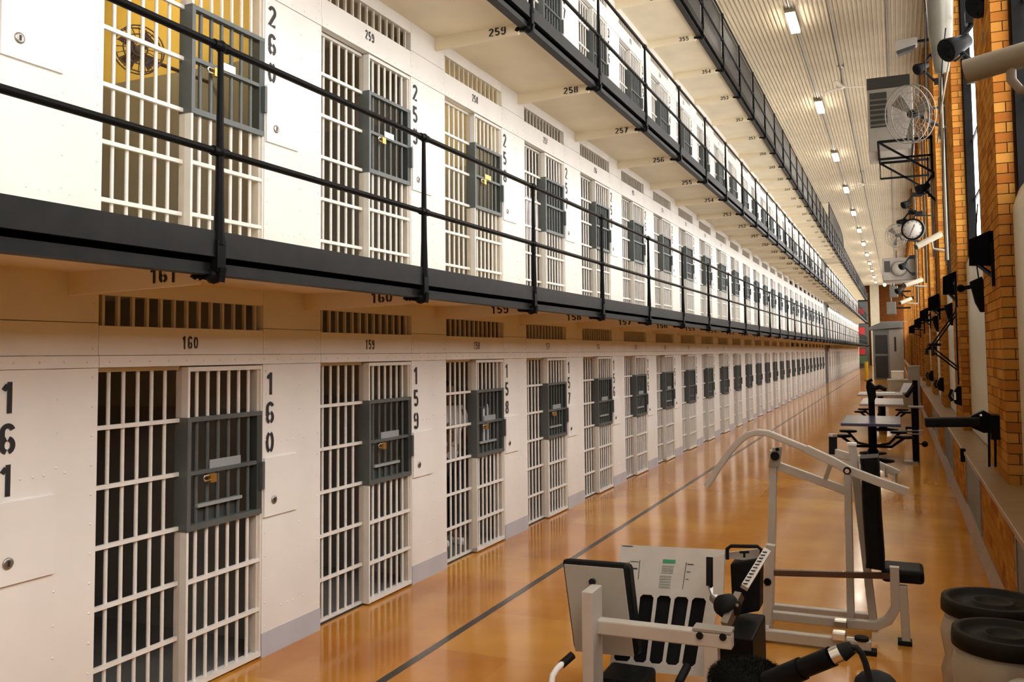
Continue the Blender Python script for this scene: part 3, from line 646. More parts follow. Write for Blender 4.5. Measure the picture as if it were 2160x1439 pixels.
for i, (cx, cy, w, h, Y) in enumerate(((2065, 524, 42, 74, 9.75), (2002, 597, 27, 50, 15.6), (1967, 638, 19, 36, 21.7), (1947, 664, 14, 28, 27.6), (1934, 681, 12, 22, 33.6), (1922, 694, 10, 18, 39.6))):
    tv(cx, cy, w, h, Y, f'black screen on a wall arm, {ORD2[i]} of the row on the brick pilasters')
# window operators: gearbox with ring lever and long vertical shaft
for i, Y in enumerate((11.25, 17.2, 23.2)):
    z = 2.68; x = GLX-0.20
    t = thing('window_operator', f'black window gear with ring lever and long shaft, {ORD[i]} of its kind', 'window gear', (GLX, Y, z), 'window gears beside the pilasters')
    MB().prism([(x-0.10, Y, z+0.10), (x+0.03, Y, z+0.16), (x+0.06, Y, z+0.02), (x+0.07, Y, z-0.12), (x+0.16, Y, z-0.17), (x+0.15, Y, z-0.24), (x, Y, z-0.25), (x-0.05, Y, z-0.14)], (0, 0.09, 0)).build('gearbox', 'black', t, 0.01)
    MB().bar((x-0.06, Y+0.04, z+0.05), (x-0.17, Y+0.04, z+0.03), 0.03, 0.045).lathe([(0.022, -0.015), (0.045, -0.015), (0.045, 0.015), (0.022, 0.015), (0.022, -0.015)], (x-0.19, Y+0.04, z+0.03), 12, (0,1,0)).build('ring_lever', 'black', t)
    MB().cyl((x+0.06, Y+0.05, CAP), (x+0.06, Y+0.05, 3.6), 0.017, None, 8).build('shaft', 'black', t)
    MB().box(x+0.03, GLX-0.05, Y+0.02, Y+0.08, z-0.22, z-0.12).build('bracket', 'black', t)
# double-faced clock on a bracket
cc = at(1926, 484, y=24.0); d = Vector((-0.25, -0.968, 0))
t = thing('wall_clock', 'round white clock with a thick black rim on a bracket', 'clock', (PILX, 24.2, cc.z))
MB().lathe([(0.0, -0.05), (0.27, -0.05), (0.27, 0.06), (0.232, 0.06), (0.232, 0.045), (0.0, 0.045)], cc, 28, d).build('rim', 'black', t)
MB().lathe([(0.0, 0.0), (0.23, 0.0), (0.23, 0.004), (0.0, 0.004)], cc+d*0.045, 28, d).build('dial', 'face', t)
ux = d.cross(Vector((0,0,1))).normalized()
for nm, ang, ln, wd in (('hour_hand', 24, 0.12, 0.016), ('minute_hand', 204, 0.19, 0.012)):
    v = ux*math.sin(math.radians(ang))*-1+Vector((0,0,1))*math.cos(math.radians(ang)); p = cc+d*0.052
    MB().bar(p-v*0.02, p+v*ln, wd, 0.004, d).build(nm, 'black', t)
tk = MB()
for q in range(12):
    v = ux*math.sin(math.radians(30*q))+Vector((0,0,1))*math.cos(math.radians(30*q)); p = cc+d*0.0505
    tk.bar(p+v*0.185, p+v*0.215, 0.012, 0.002, d)
tk.build('hour_marks', 'black', t)
MB().tube([cc+Vector((0,0,0.26)), cc+Vector((0.05,0.02,0.34)), (1.0, 24.2, cc.z+0.34)], 0.018, 6).build('bracket', 'black', t)
# round caged fan on a wall arm
def wall_fan(px, py, Y, R, fd, lab):
    fc = at(px, py, y=Y); fd = Vector(fd).normalized(); k = R/0.56; wy = Y+0.6
    t = thing('wall_fan', lab, 'fan', (PILX, wy, fc.z), 'caged fans on the window wall')
    u1 = fd.cross(Vector((0,0,1))).normalized(); u2 = u1.cross(fd).normalized()
    cage = MB()
    for rr, off in ((R, 0.0), (R, 0.16*k), (R*0.75, 0.10*k), (R*0.5, 0.14*k), (R*0.25, 0.16*k), (R*0.75, -0.04*k), (R*0.45, -0.05*k)):
        cage.tube([fc+fd*off+(u1*math.cos(2*math.pi*q/28)+u2*math.sin(2*math.pi*q/28))*rr for q in range(29)], 0.005 if rr < R else 0.010, 5)
    for q in range(24):
        v = u1*math.cos(2*math.pi*q/24)+u2*math.sin(2*math.pi*q/24)
        cage.tube([fc+fd*0.17*k+v*0.05*k, fc+fd*0.14*k+v*R*0.55, fc+fd*0.08*k+v*R, fc+v*R, fc-fd*0.05*k+v*R*0.5], 0.0035, 4)
    cage.build('cage', 'fan_wire', t)
    for q in range(3):
        a = math.radians(120*q+170); v = u1*math.cos(a)+u2*math.sin(a); s2 = fd.cross(v)
        MB().prism([fc+v*0.07*k-s2*0.04*k, fc+v*0.48*k-s2*0.13*k, fc+v*0.48*k+s2*0.13*k+fd*0.08*k, fc+v*0.07*k+s2*0.04*k+fd*0.03*k], fd*0.008).build('blade', 'fan_blade', t)
    MB().lathe([(0.0, 0.10*k), (0.07*k, 0.09*k), (0.09*k, 0.0), (0.09*k, -0.2*k), (0.0, -0.22*k)], fc, 14, fd).build('motor', 'black', t)
    MB().tube([fc-fd*0.18*k, fc-fd*0.28*k+Vector((0,0,-0.15)), (1.0, wy, fc.z-0.2)], 0.03, 8).tube([fc-fd*0.18*k, (1.0, wy, fc.z+0.25)], 0.022, 6).box(PILX, PILX+0.06, wy-0.1, wy+0.1, fc.z-0.4, fc.z+0.4).build('arm', 'black', t)
wall_fan(1926, 240, 18.6, 0.56, (-0.72, -0.66, -0.2), 'large round caged fan with grey blades high on the window wall')
wall_fan(1893, 497, 31.5, 0.38, (-0.6, -0.78, -0.15), 'smaller dark caged fan behind the round clock')
# ventilation unit on a bracket shelf
t = thing('heater_unit', 'large grey heater unit with a louvred front hanging high by the ceiling', 'heater', (PILX, 24.6, 7.0))
ax0 = at(1832, 300, y=24).x; az0, az1 = at(1832, 322, y=24).z, at(1832, 190, y=24).z
MB().box(ax0, 0.55, 24.0, 25.6, az0, az1).build('casing', 'ac', t, 0.02)
MB().prism([(ax0, 24.0, az1), (ax0+0.05, 25.4, az1+0.32), (0.5, 25.4, az1+0.45), (0.5, 24.0, az1+0.05)], (0, 0, 0.06)).build('hood', 'dark', t)
MB().box(ax0, 0.5, 24.02, 24.05, az1-0.05, az1+0.3).build('hood_front', 'dark', t)
MB().box(ax0+0.06, ax0+0.46, 23.985, 24.0, az0+0.62, az1-0.1).build('opening_shade', 'dark', t)  # dark slab on the solid casing, painting the shade of a hollow
lv = MB()
for q in range(6): zz = az0+0.68+q*0.13; lv.bar((ax0+0.06, 23.97, zz), (ax0+0.46, 23.97, zz), 0.02, 0.05, (0, 0.6, 1))
lv.build('louvres', 'duct', t)
t = thing('shelf_bracket', 'black steel shelf bracket with diagonal struts under the heater unit', 'bracket', (PILX, 23.6, 6.0))
for nm, Y in (('frame', 22.6), ('frame', 25.2)):
    za = at(1850, 297, y=22.6).z-0.04; xa = at(1852, 300, y=22.6).x
    zb = at(1850, 337, y=22.6).z
    MB().bar((xa, Y, za), (PILX+0.02, Y, za), 0.05, 0.06).bar((xa, Y, za), (PILX+0.02, Y, za-0.85), 0.04, 0.05).bar((xa, Y, za), (xa, Y, zb), 0.025, 0.025).bar((xa, Y, zb), (PILX+0.02, Y, zb), 0.04, 0.05).bar((PILX-0.02, Y, za+0.05), (PILX-0.02, Y, za-1.0), 0.05, 0.05).build(nm, 'black', t)
MB().bar((xa, 22.6, za), (xa, 25.2, za), 0.05, 0.05).bar((0.5, 22.6, za), (0.5, 25.2, za), 0.05, 0.05).build('cross_rail', 'black', t)
t = thing('heater_unit', 'smaller grey heater unit below the far lamps near the clock', 'heater', (PILX, 46.0, 7.0))
q0, q1 = at(1862, 592, y=46), at(1862, 545, y=46)
MB().box(q0.x, PILX+0.02, 46, 48, q0.z, q1.z).build('casing', 'ac', t, 0.03)
MB().box(q0.x+0.1, q0.x+0.35, 45.97, 46.0, q0.z+0.4, q1.z-0.15).build('opening_shade', 'dark', t)  # same painted hollow: a dark slab on the casing
MB().lathe([(0.3, 0), (0.36, 0.1), (0.3, 0.2), (0.1, 0.22), (0.0, 0.22)], (q0.x+0.75, 46.0, (q0.z+q1.z)/2), 16, (0,-1,0)).build('fan_housing', 'ac', t)
# sheet metal duct hanging near the top of the wall
t = thing('vent_duct', 'pale sheet metal duct with a tapered end hanging high on the window wall', 'duct', (PILX, 15.6, 8.0))
p = at(1984, 70, y=14.6)
MB().lathe([(0.0, -0.62), (0.10, -0.6), (0.17, 0.0), (0.19, 0.6), (0.19, CEIL-p.z), (0.0, CEIL-p.z)], (p.x, 14.6, p.z), 18).build('body', 'duct', t)
MB().lathe([(0.195, 0.0), (0.205, 0.02), (0.195, 0.04)], (p.x, 14.6, p.z+0.6), 18).build('band', 'steel', t)
MB().bar((p.x, 14.6, p.z+1.0), (PILX+0.02, 15.4, p.z+1.0), 0.03, 0.05).build('strap', 'steel', t)
# black swivel spotlights high on the wall
def spot(px, py, Y, s, lab):
    c = at(px, py, y=Y); t = thing('swivel_spotlight', lab, 'spotlight', (PILX, Y, c.z), 'black swivel spotlights on the window wall')
    MB().lathe([(0.0, -0.16*s), (0.07*s, -0.15*s), (0.10*s, 0.0), (0.13*s, 0.14*s), (0.12*s, 0.15*s), (0.0, 0.10*s)], c, 14, (-0.75, -0.5, -0.45)).build('head', 'black', t)
    MB().tube([c+Vector((0.03,0.05,0.08))*s, c+Vector((0.12,0.08,0.18))*s, c+Vector((0.2,0.1,0.3))*s], 0.028*s, 8).tube([c+Vector((0.02,0.02,-0.05))*s, c+Vector((0.16,0.06,-0.2))*s, c+Vector((0.26,0.1,-0.32))*s], 0.03*s, 8).build('yoke', 'black', t)
    MB().tube([c+Vector((0.2,0.1,0.3))*s, (PILX+0.1, Y+0.1, c.z+0.3*s)], 0.025*s, 8).box(min(c.x+0.2*s, PILX), PILX+0.16, Y+0.02, Y+0.16, c.z+0.24*s, c.z+0.38*s).build('mount', 'black', t)
    MB().box(min(c.x+0.26*s, PILX), PILX+0.16, Y+0.02, Y+0.16, c.z-0.4*s, c.z-0.28*s).build('lower_mount', 'black', t)
    MB().tube([c+Vector((-0.09,-0.03,-0.12))*s, c+Vector((-0.02,-0.02,-0.17))*s, c+Vector((0.08,0,-0.1))*s], 0.016*s, 6).build('handle', 'black', t)
spot(2018, 96, 12.0, 1.15, 'big black swivel spotlight at the top beside the lit bricks')
spot(1944, 142, 20.5, 0.95, 'black swivel spotlight above the round caged fan')
spot(1948, 396, 22.2, 0.95, 'black swivel spotlight above the round clock')
spot(2080, 2, 9.9, 1.0, 'black swivel spotlight cut by the top edge of the picture')
spot(1912, 430, 33.0, 1.0, 'small black swivel spotlight left of the clock bracket')
spot(1903, 468, 40.0, 1.2, 'small black swivel spotlight behind the smaller caged fan')
spot(1906, 560, 44.0, 1.2, 'small black swivel spotlight beside the smaller heater unit')
spot(1897, 612, 56.0, 1.4, 'tiny black swivel spotlight above the guard booth')
# grey box lamp left of the spotlights
bb = at(1912, 95, y=21.0)
t = thing('box_light', 'dark grey box floodlight on the wall above the heater unit', 'floodlight', (PILX, 21.0, bb.z))
MB().prism([(bb.x-0.22, 20.9, bb.z-0.12), (bb.x+0.22, 20.9, bb.z-0.02), (bb.x+0.22, 20.9, bb.z+0.12), (bb.x-0.22, 20.9, bb.z+0.1)], (0, 0.3, 0)).build('hood', 'ac', t)
MB().prism([(bb.x-0.2, 20.95, bb.z-0.1), (bb.x+0.2, 20.95, bb.z), (bb.x+0.12, 20.95, bb.z-0.12), (bb.x-0.18, 20.95, bb.z-0.2)], (0, 0.2, 0)).build('reflector', 'dark', t)
MB().bar((bb.x+0.2, 21.0, bb.z+0.05), (PILX+0.02, 21.0, bb.z+0.05), 0.05, 0.05).build('arm', 'black', t)
# vertical pipes on the pilasters
for i, (Y, r, m, z0) in enumerate(((11.4, 0.022, 'black', CAP), (17.35, 0.03, 'cam_white', 3.6), (17.6, 0.02, 'black', CAP), (22.9, 0.03, 'cam_white', 4.2), (23.4, 0.025, 'black', CAP), (28.9, 0.035, 'cam_white', 4.0), (35.0, 0.04, 'duct', CAP), (41.0, 0.04, 'cam_white', 4.0))):
    lab = ['thin black pipe climbing beside the nearest pilaster', 'white pipe climbing beside the second pilaster', 'thin black pipe climbing beside the second pilaster', 'white pipe climbing beside the third pilaster', 'thin black pipe climbing beside the third pilaster', 'white pipe climbing beside the fourth pilaster', 'dull grey pipe climbing beside the fifth pilaster', 'white pipe climbing beside the sixth pilaster'][i]
    xx = PILX-0.04 if i % 2 else GLX-0.12
    tag(MB().cyl((xx, Y, z0), (xx, Y, CEIL), r, None, 8).build('wall_pipe', m), lab, 'pipe', 'pipes up the window wall')
# stay rods and slack cables across the pilasters
for i, (p, q, r, m, lab) in enumerate((((2004, 120, 13.2), (1978, 300, 17.0), 0.014, 'cam_white', 'thin white stay rod slanting down beside the large caged fan'),
        ((1995, 60, 13.0), (1985, 235, 16.4), 0.010, 'black', 'slack black cable hanging left of the big spotlight'),
        ((1952, 20, 18.0), (1958, 380, 23.0), 0.010, 'black', 'slack black cable running down past the caged fan'),
        ((1990, 270, 16.8), (1996, 560, 17.2), 0.008, 'black', 'thin black cable running down to the second screen'),
        ((2062, 430, 11.3), (2066, 600, 11.3), 0.008, 'black', 'thin black cable behind the nearest screen'))):
    A = at(p[0], p[1], y=p[2]); B = at(q[0], q[1], y=q[2]); A.x = min(A.x, 1.0); B.x = min(B.x, 1.0); mid = (A+B)/2+Vector((-0.03, 0, -0.06))
    tag(MB().tube([A, A*0.75+B*0.25+Vector((-0.02,0,-0.04)), mid, A*0.25+B*0.75+Vector((-0.02,0,-0.05)), B], r, 6).build('stay_rod' if 'rod' in lab else 'wall_cable', m), lab, 'rod' if 'rod' in lab else 'cable', 'rods and cables on the window wall')
# small far lamps and a cluster of grey boxes above the booth
for i, (px, py, Y, lab) in enumerate(((1866, 601, 100.0, 'tiny bright wall lamp at the far end of the ceiling'), (1858, 688, 90.0, 'tiny bright wall lamp above the roof of the guard booth'))):
    q = at(px, py, y=Y); t = thing('wall_lamp', lab, 'lamp', tuple(q), 'tiny lamps at the far end')
    MB().ball(q, 0.16, 10, 6).build('globe', 'lamp', t); MB().cyl(q+Vector((0,0,0.1)), (q.x, Y, q.z+0.4), 0.03, None, 6).bar((q.x, Y, q.z+0.4), (PILX+0.1, Y, q.z+0.4), 0.04, 0.04).build('arm', 'steel', t)
for i, (px, py, Y, s, lab) in enumerate(((1885, 615, 60.0, 0.5, 'grey junction box below the smaller heater unit'), (1880, 650, 64.0, 0.6, 'grey junction box hanging above the booth roof'), (1893, 585, 52.0, 0.4, 'grey junction box beside the smaller heater unit'))):
    q = at(px, py, y=Y); q.x = min(q.x, 0.4); t = thing('junction_box', lab, 'box', (PILX, Y, q.z), 'grey junction boxes by the booth')
    MB().box(q.x-s/2, q.x+s/2, Y, Y+0.5, q.z-s*0.7, q.z+s*0.7).build('case', 'duct', t, 0.03); MB().bar((q.x, Y+0.25, q.z), (PILX+0.005, Y+0.25, q.z), 0.1, 0.1).build('arm', 'black', t)
    MB().cyl((q.x, Y+0.25, q.z+s*0.7), (q.x, Y+0.25, q.z+s*0.7+1.2), 0.05, None, 8).build('riser', 'duct', t)
# ------------------------------------------------------------------ exercise equipment in front
def sqt(a, b, w, h, up=(0,0,1)): return MB().bar(a, b, w, h, up)
# --- lever arm press machine
YN, YM, YF = 6.38, 6.68, 7.02
t = thing('press_machine', 'white lever arm press machine with tall black back pad', 'exercise machine', tuple(at(1760, 1330, z=0)))
P = lambda px, py, Y: at(px, py, y=Y)
MB().bar((P(1606, 1350, YN).x, YN, 0.05), (P(1838, 1372, YN).x, YN, 0.05), 0.06, 0.07).build('base_tube', 'white_frame', t, 0.006)
MB().bar((P(1632, 1300, YF).x, YF, 0.06), (P(1838, 1310, YF).x, YF, 0.06), 0.06, 0.06).build('base_tube', 'white_frame', t, 0.006)
sx = P(1890, 1300, YM).x
MB().tube([(P(1618, 1325, YM).x, YM, 0.10), (sx-0.28, YM, 0.10), (sx-0.13, YM, 0.105), (sx-0.05, YM, 0.15), (sx, YM, 0.24), (sx, YM, P(1890, 1196, YM).z)], 0.03, 10, (0.06, 0.06)).build('seat_tube', 'white_frame', t, 0.006)
MB().bar((P(1612, 1340, YN).x, YN-0.02, 0.06), (P(1620, 1300, YF).x, YF+0.05, 0.06), 0.07, 0.07).build('front_foot', 'white_frame', t, 0.006)
MB().bar((sx+0.06, YM, 0.0), (sx+0.05, YM, P(1905, 1235, YM).z), 0.055, 0.055).build('rear_leg', 'white_frame', t, 0.006)
for px, py, Y in ((1834, 1375, YN), (1838, 1310, YF), (1908, 1325, YM)):
    q = P(px, py, Y); MB().box(q.x-0.045, q.x+0.045, Y-0.045, Y+0.045, 0.0, 0.028).build('rubber_foot', 'rubber', t)
q = P(1818, 1362, YN); MB().cyl((q.x, YN, 0.085), (q.x, YN, 0.105), 0.045, None, 16).build('plate_peg', 'rubber', t)
MB().bar((P(1613, 1320, YN).x, YN+0.1, 0.08), (P(1622, 1148, YN).x, YN+0.1, P(1622, 1148, YN+0.1).z), 0.062, 0.062, (0,1,0)).build('front_post', 'white_frame', t, 0.006)
MB().prism([P(1600, 1346, YN+0.1), P(1622, 1278, YN+0.1), P(1630, 1278, YN+0.1), P(1626, 1350, YN+0.1)], (0, 0.05, 0)).build('gusset', 'white_frame', t)
MB().cyl((P(1616, 1228, YN).x, YN+0.06, P(1616, 1228, YN+0.06).z), (P(1616, 1228, YN).x, YN+0.075, P(1616, 1228, YN+0.06).z), 0.026, None, 14).build('bolt_cap', 'black', t)
MB().bar(P(1632, 950, YM+0.1), (P(1625, 1310, YM+0.1).x, YM+0.1, 0.08), 0.055, 0.055, (0,1,0)).build('front_upright', 'white_frame', t, 0.006)
MB().prism([P(1620, 985, YM+0.06), P(1630, 945, YM+0.06), P(1650, 943, YM+0.06), P(1645, 985, YM+0.06)], (0, 0.02, 0)).build('pivot_plate', 'shroud', t)
q = P(1635, 962, YM+0.05); MB().cyl(q, q+Vector((0,-0.02,0)), 0.032, None, 16).cyl(P(1640, 948, YM+0.05), P(1640, 948, YM+0.05)+Vector((0,-0.015,0)), 0.014, None, 10).build('pivot_cap', 'rubber', t)
MB().bar(P(1642, 983, YM+0.1), P(1788, 1036, YM+0.1), 0.05, 0.06).build('link_tube', 'white_frame', t, 0.005)
MB().bar(P(1788, 990, YM+0.1), (P(1795, 1310, YM+0.1).x, YM+0.1, 0.08), 0.05, 0.06, (0,1,0)).build('rear_upright', 'white_frame', t, 0.005)
MB().bar(P(1797, 936, YM+0.18), (P(1842, 1306, YM+0.18).x, YM+0.18, 0.09), 0.055, 0.06, (0,1,0)).build('back_upright', 'white_frame', t, 0.005)
MB().bar(P(1797, 934, YM+0.18), P(1797, 939, YM+0.18), 0.062, 0.068, (0,1,0)).build('end_cap', 'card', t)
pts = [P(px, py, YN+0.1) for px, py in ((1490, 1026), (1515, 988), (1540, 952), (1560, 930), (1578, 917), (1598, 912), (1620, 914), (1700, 947), (1760, 975), (1790, 992), (1850, 1015), (1915, 1038))]
MB().tube(pts[:9], 0.022, 10, (0.05, 0.045)).build('lever_arm', 'white_frame', t, 0.008)
MB().tube(pts[7:], 0.022, 10, (0.052, 0.058)).build('lever_beam', 'white_frame', t, 0.006)
q = P(1787, 993, YN+0.06); MB().cyl(q, q+Vector((0,-0.02,0)), 0.026, None, 16).build('pivot_cap', 'rubber', t); MB().cyl(q+Vector((0,-0.019,0)), q+Vector((0,-0.026,0)), 0.015, None, 12).build('pivot_bolt', 'chrome', t)
MB().bar(P(1755, 953, YF+0.1), P(1800, 966, YF+0.1), 0.05, 0.06).bar(P(1840, 975, YF+0.1), P(1896, 1000, YF+0.1), 0.04, 0.055).bar(P(1800, 966, YF+0.1), P(1840, 975, YF+0.1), 0.04, 0.055).build('far_lever_beam', 'white_frame', t, 0.005)
for px, py in ((1868, 995), (1890, 1008)): q = P(px, py, YF+0.06); MB().cyl(q+Vector((0,0,0.03)), q+Vector((0,0,-0.04)), 0.014, None, 10).build('selector_pin', 'chrome', t)
q = P(1757, 921, YF+0.1); e = P(1757, 958, YF+0.1); MB().cyl(e, q, 0.03, None, 16).build('hand_grip', 'rubber', t); MB().cyl(q, q+Vector((0,0,0.02)), 0.033, None, 16).build('grip_cap', 'chrome', t)
MB().bar(P(1752, 980, YM), P(1741, 1012, YM), 0.02, 0.03).build('stop_link', 'shroud', t)
# back pad and seat
a = P(1833, 964, YM); b = P(1846, 1196, YM); n = Vector((1,0,0))
MB().tube([a+Vector((0,0.05,0.0)), a*0.92+b*0.08+Vector((0.005,0.05,0)), (a+b)/2+Vector((0.0,0.05,0)), a*0.06+b*0.94+Vector((0.005,0.05,0)), b+Vector((0,0.05,0))], 0.05, 10, (0.26, 0.12)).build('back_pad', 'vinyl', t, 0.03)
q0 = P(1866, 1218, YM); MB().box(q0.x-0.02, q0.x+0.25, YM-0.02, YM+0.28, q0.z-0.03, q0.z+0.06).build('seat_pad', 'vinyl', t, 0.025)
MB().bar(P(1632, 1208, YN+0.1), (P(1880, 1215, YM).x, YM, P(1880, 1215, YM).z), 0.035, 0.04).build('adjusting_rail', 'rust', t, 0.003)
hl = MB()
for q in range(9): 
    f = 0.06+q*0.09; p = P(1632, 1208, YN+0.1).lerp(Vector((P(1880, 1215, YM).x, YM, P(1880, 1215, YM).z)), f); hl.cyl(p+Vector((0,0,0.019)), p+Vector((0,0,0.0215)), 0.007, None, 6)
hl.build('rail_holes', 'chrome', t)
for px, py, Y in ((1775, 1312, YM-0.05), (1772, 1342, YN-0.03)): q = P(px, py, Y); MB().box(q.x-0.05, q.x+0.04, Y-0.04, Y+0.04, 0.08, 0.135).build('clamp', 'chrome', t, 0.008)
# --- leg press machine
t = thing('leg_press', 'white leg press with slotted foot plate and black padded back rest', 'exercise machine', tuple(at(1400, 1500, z=0)))
Y1, Y2 = 4.50, 4.62
MB().box(P(1226, 1250, Y1).x, P(1249, 1250, Y1).x, Y1, Y1+0.17, 0.0, P(1240, 1250, Y1).z).build('rear_post', 'white_frame', t, 0.004)
MB().bar(P(1252, 1318, Y2), P(1546, 1352, Y2), 0.075, 0.075).build('main_beam', 'white_frame', t, 0.008)
for px, py in ((1476, 1341), (1525, 1344)): q = P(px, py, Y2-0.04); MB().cyl(q, q+Vector((0,-0.008,0)), 0.018, None, 16).build('bolt_cap', 'rubber', t)
MB().box(P(1487, 1400, Y2).x, P(1517, 1400, Y2).x, Y2-0.035, Y2+0.035, 0.0, P(1500, 1350, Y2).z-0.02).build('front_post', 'white_frame', t, 0.004)
MB().box(P(1464, 1330, Y2).x, P(1545, 1330, Y2).x, Y2-0.04, Y2+0.06, P(1500, 1329, Y2).z-0.002, P(1500, 1326, Y2).z+0.004).build('cover_plate', 'shroud', t)
MB().bar((P(1240, 1439, Y1).x, Y1+0.08, 0.04), (P(1500, 1439, Y2).x, Y2, 0.04), 0.07, 0.08).build('base_tube', 'white_frame', t, 0.004)
MB().bar((P(1240, 1439, Y1).x, Y1+0.1, 0.04), (P(1290, 1410, 5.2).x, 5.5, 0.04), 0.07, 0.08).build('base_tube', 'white_frame', t, 0.004)
MB().bar((P(1500, 1439, Y1).x, Y2, 0.04), (P(1560, 1410, 5.2).x, 5.7, 0.04), 0.07, 0.08).build('base_tube', 'white_frame', t, 0.004)
# back rest: cushion behind, backing sheet in front
Yb = 4.72
bq = [P(1189, 1190, Yb+0.08), P(1314, 1200, Yb+0.08), P(1337, 1386, Yb), P(1213, 1374, Yb)]
bn = (bq[1]-bq[0]).cross(bq[3]-bq[0]).normalized(); bn = bn if bn.y > 0 else -bn
MB().prism(bq, bn*0.012).build('backing_sheet', 'shroud', t, 0.004)
cq = [bq[0]+(bq[0]-bq[1])*0.05+(bq[0]-bq[3])*0.06, bq[1]+(bq[1]-bq[0])*0.08+(bq[1]-bq[2])*0.06, bq[2]+(bq[2]-bq[3])*0.06, bq[3]+(bq[3]-bq[2])*0.05]
MB().prism([c+bn*0.013 for c in cq], bn*0.12).build('cushion', 'vinyl', t, 0.025)
for px, py in ((1251, 1227), (1271, 1369)): q = P(px, py, Yb+0.05); MB().cyl(q, q-bn*0.03, 0.017, None, 14).build('bolt_cap', 'rubber', t)
MB().bar(P(1251, 1240, Yb+0.05), P(1271, 1372, Yb+0.02), 0.05, 0.02, bn).build('spine', 'white_frame', t)
# slotted foot plate
F00, F10, F01, F11 = P(1286, 1412, 5.02), P(1486, 1428, 5.10), P(1309, 1149, 5.30), P(1535, 1160, 5.38)
def F(u, v): return (F00*(1-u)+F10*u)*(1-v)+(F01*(1-u)+F11*u)*v
fn = (F10-F00).cross(F01-F00).normalized(); fn = fn if fn.y < 0 else -fn
def fp(u0, u1, v0, v1): return MB().prism([F(u0, v0), F(u1, v0), F(u1, v1), F(u0, v1)], -fn*0.012)
plate = fp(0, 1, 0.60, 1.0); 
for u0, u1 in ((0.0, 0.03), (0.205, 0.24), (0.375, 0.41), (0.545, 0.58), (0.715, 0.75), (0.885, 1.0)):
    b2 = fp(u0, u1, 0.07, 0.60); plate._add(b2.v, b2.f)
b2 = fp(0, 1, 0.0, 0.07); plate._add(b2.v, b2.f)
cs = 0.03
for u0, u1 in ((0.03, 0.205), (0.24, 0.375), (0.41, 0.545), (0.58, 0.715), (0.75, 0.885)):      # rounded slot corners
    for uu, du in ((u0, 1), (u1, -1)):
        for vv, dv in ((0.07, 1), (0.60, -1)):
            plate.prism([F(uu, vv), F(uu+du*0.026, vv), F(uu, vv+dv*0.022)], -fn*0.012)
plate.build('foot_plate', 'white_plate', t)
fp(0.40, 0.49, 0.80, 0.83).mesh('x', 'green_label')
def decal(u0, u1, v0, v1, nm, mat): MB().prism([F(u0, v0)+fn*0.001, F(u1, v0)+fn*0.001, F(u1, v1)+fn*0.001, F(u0, v1)+fn*0.001], fn*0.0015).build(nm, mat, t)
decal(0.42, 0.54, 0.865, 0.895, 'green_label', 'green_label')
for i in range(4): decal(0.42, 0.53, 0.835-i*0.018, 0.845-i*0.018, 'print_line', 'grey_print')
for i in range(5): decal(0.41, 0.52, 0.75-i*0.022, 0.762-i*0.022, 'print_line', 'grey_print')
decal(0.93, 0.97, 0.33, 0.36, 'red_label', 'red_label')
scf = MB()
for u, v, du, dv in ((0.20, 0.72, 0.006, 0.16), (0.12, 0.86, 0.08, 0.006), (0.10, 0.74, 0.005, 0.12), (0.14, 0.80, 0.05, 0.012), (0.64, 0.66, 0.006, 0.22), (0.66, 0.86, 0.06, 0.008), (0.66, 0.80, 0.04, 0.006), (0.66, 0.74, 0.03, 0.005), (0.03, 0.985, 0.10, 0.008)):
    scf.prism([F(u, v)+fn*0.001, F(u+du, v)+fn*0.001, F(u+du*0.8, v+dv)+fn*0.001, F(u-du*0.2, v+dv)+fn*0.001], fn*0.001)
scf.build('scuffs', 'dark', t)
# black weight housing, selector and grips on the right
wx0, wx1 = P(1508, 1300, 5.2).x, P(1606, 1300, 5.2).x
MB().prism([(wx0+0.06, 5.0, P(1550, 1345, 5.0).z), (wx1-0.02, 5.0, P(1550, 1345, 5.0).z), (wx1-0.02, 5.5, P(1550, 1345, 5.0).z), (wx0+0.06, 5.5, P(1550, 1345, 5.0).z)], (0, 0, -P(1550, 1345, 5.0).z)).build('weight_housing', 'vinyl', t, 0.01)
MB().prism([P(1540, 1190, 5.35), P(1604, 1180, 5.35), P(1602, 1290, 5.3), P(1545, 1300, 5.3)], (0, 0.16, 0)).build('weight_cover', 'vinyl', t, 0.01)
bx = (F(0.02, 0.05)-fn*0.10); MB().prism([F(0.02, 0.06)-fn*0.06, F(0.98, 0.06)-fn*0.06, F(0.98, 0.62)-fn*0.06, F(0.02, 0.62)-fn*0.06], -fn*0.05).build('dark_slot_backing', 'vinyl', t)  # added black sheet that makes the foot plate slots read dark
MB().tube([P(1534, 1180, 5.36), P(1534, 1158, 5.36), P(1542, 1152, 5.36), P(1598, 1153, 5.36), P(1606, 1160, 5.36), P(1606, 1175, 5.36)], 0.011, 8).build('top_loop', 'rubber', t)
MB().prism([P(1536, 1166, 5.4), P(1600, 1158, 5.4), P(1606, 1186, 5.4), P(1536, 1178, 5.4)], (0, 0.02, 0)).build('guard_plate', 'white_frame', t)
MB().cyl(P(1497, 1176, 5.1), P(1497, 1236, 5.05), 0.02, None, 12).build('grip', 'rubber', t)
MB().bar(P(1499, 1236, 5.06), P(1518, 1290, 4.95), 0.03, 0.02).build('grip_stem', 'steel', t)
MB().prism([P(1504, 1176, 5.02), P(1528, 1168, 5.02), P(1526, 1256, 4.98), P(1504, 1254, 4.98)], (0, 0.02, 0)).build('scuffed_guide', 'white_plate', t)
MB().bar(P(1618, 1162, 5.15), P(1570, 1240, 4.9), 0.04, 0.03, fn).build('scale_bar', 'white_plate', t)
tk = MB()
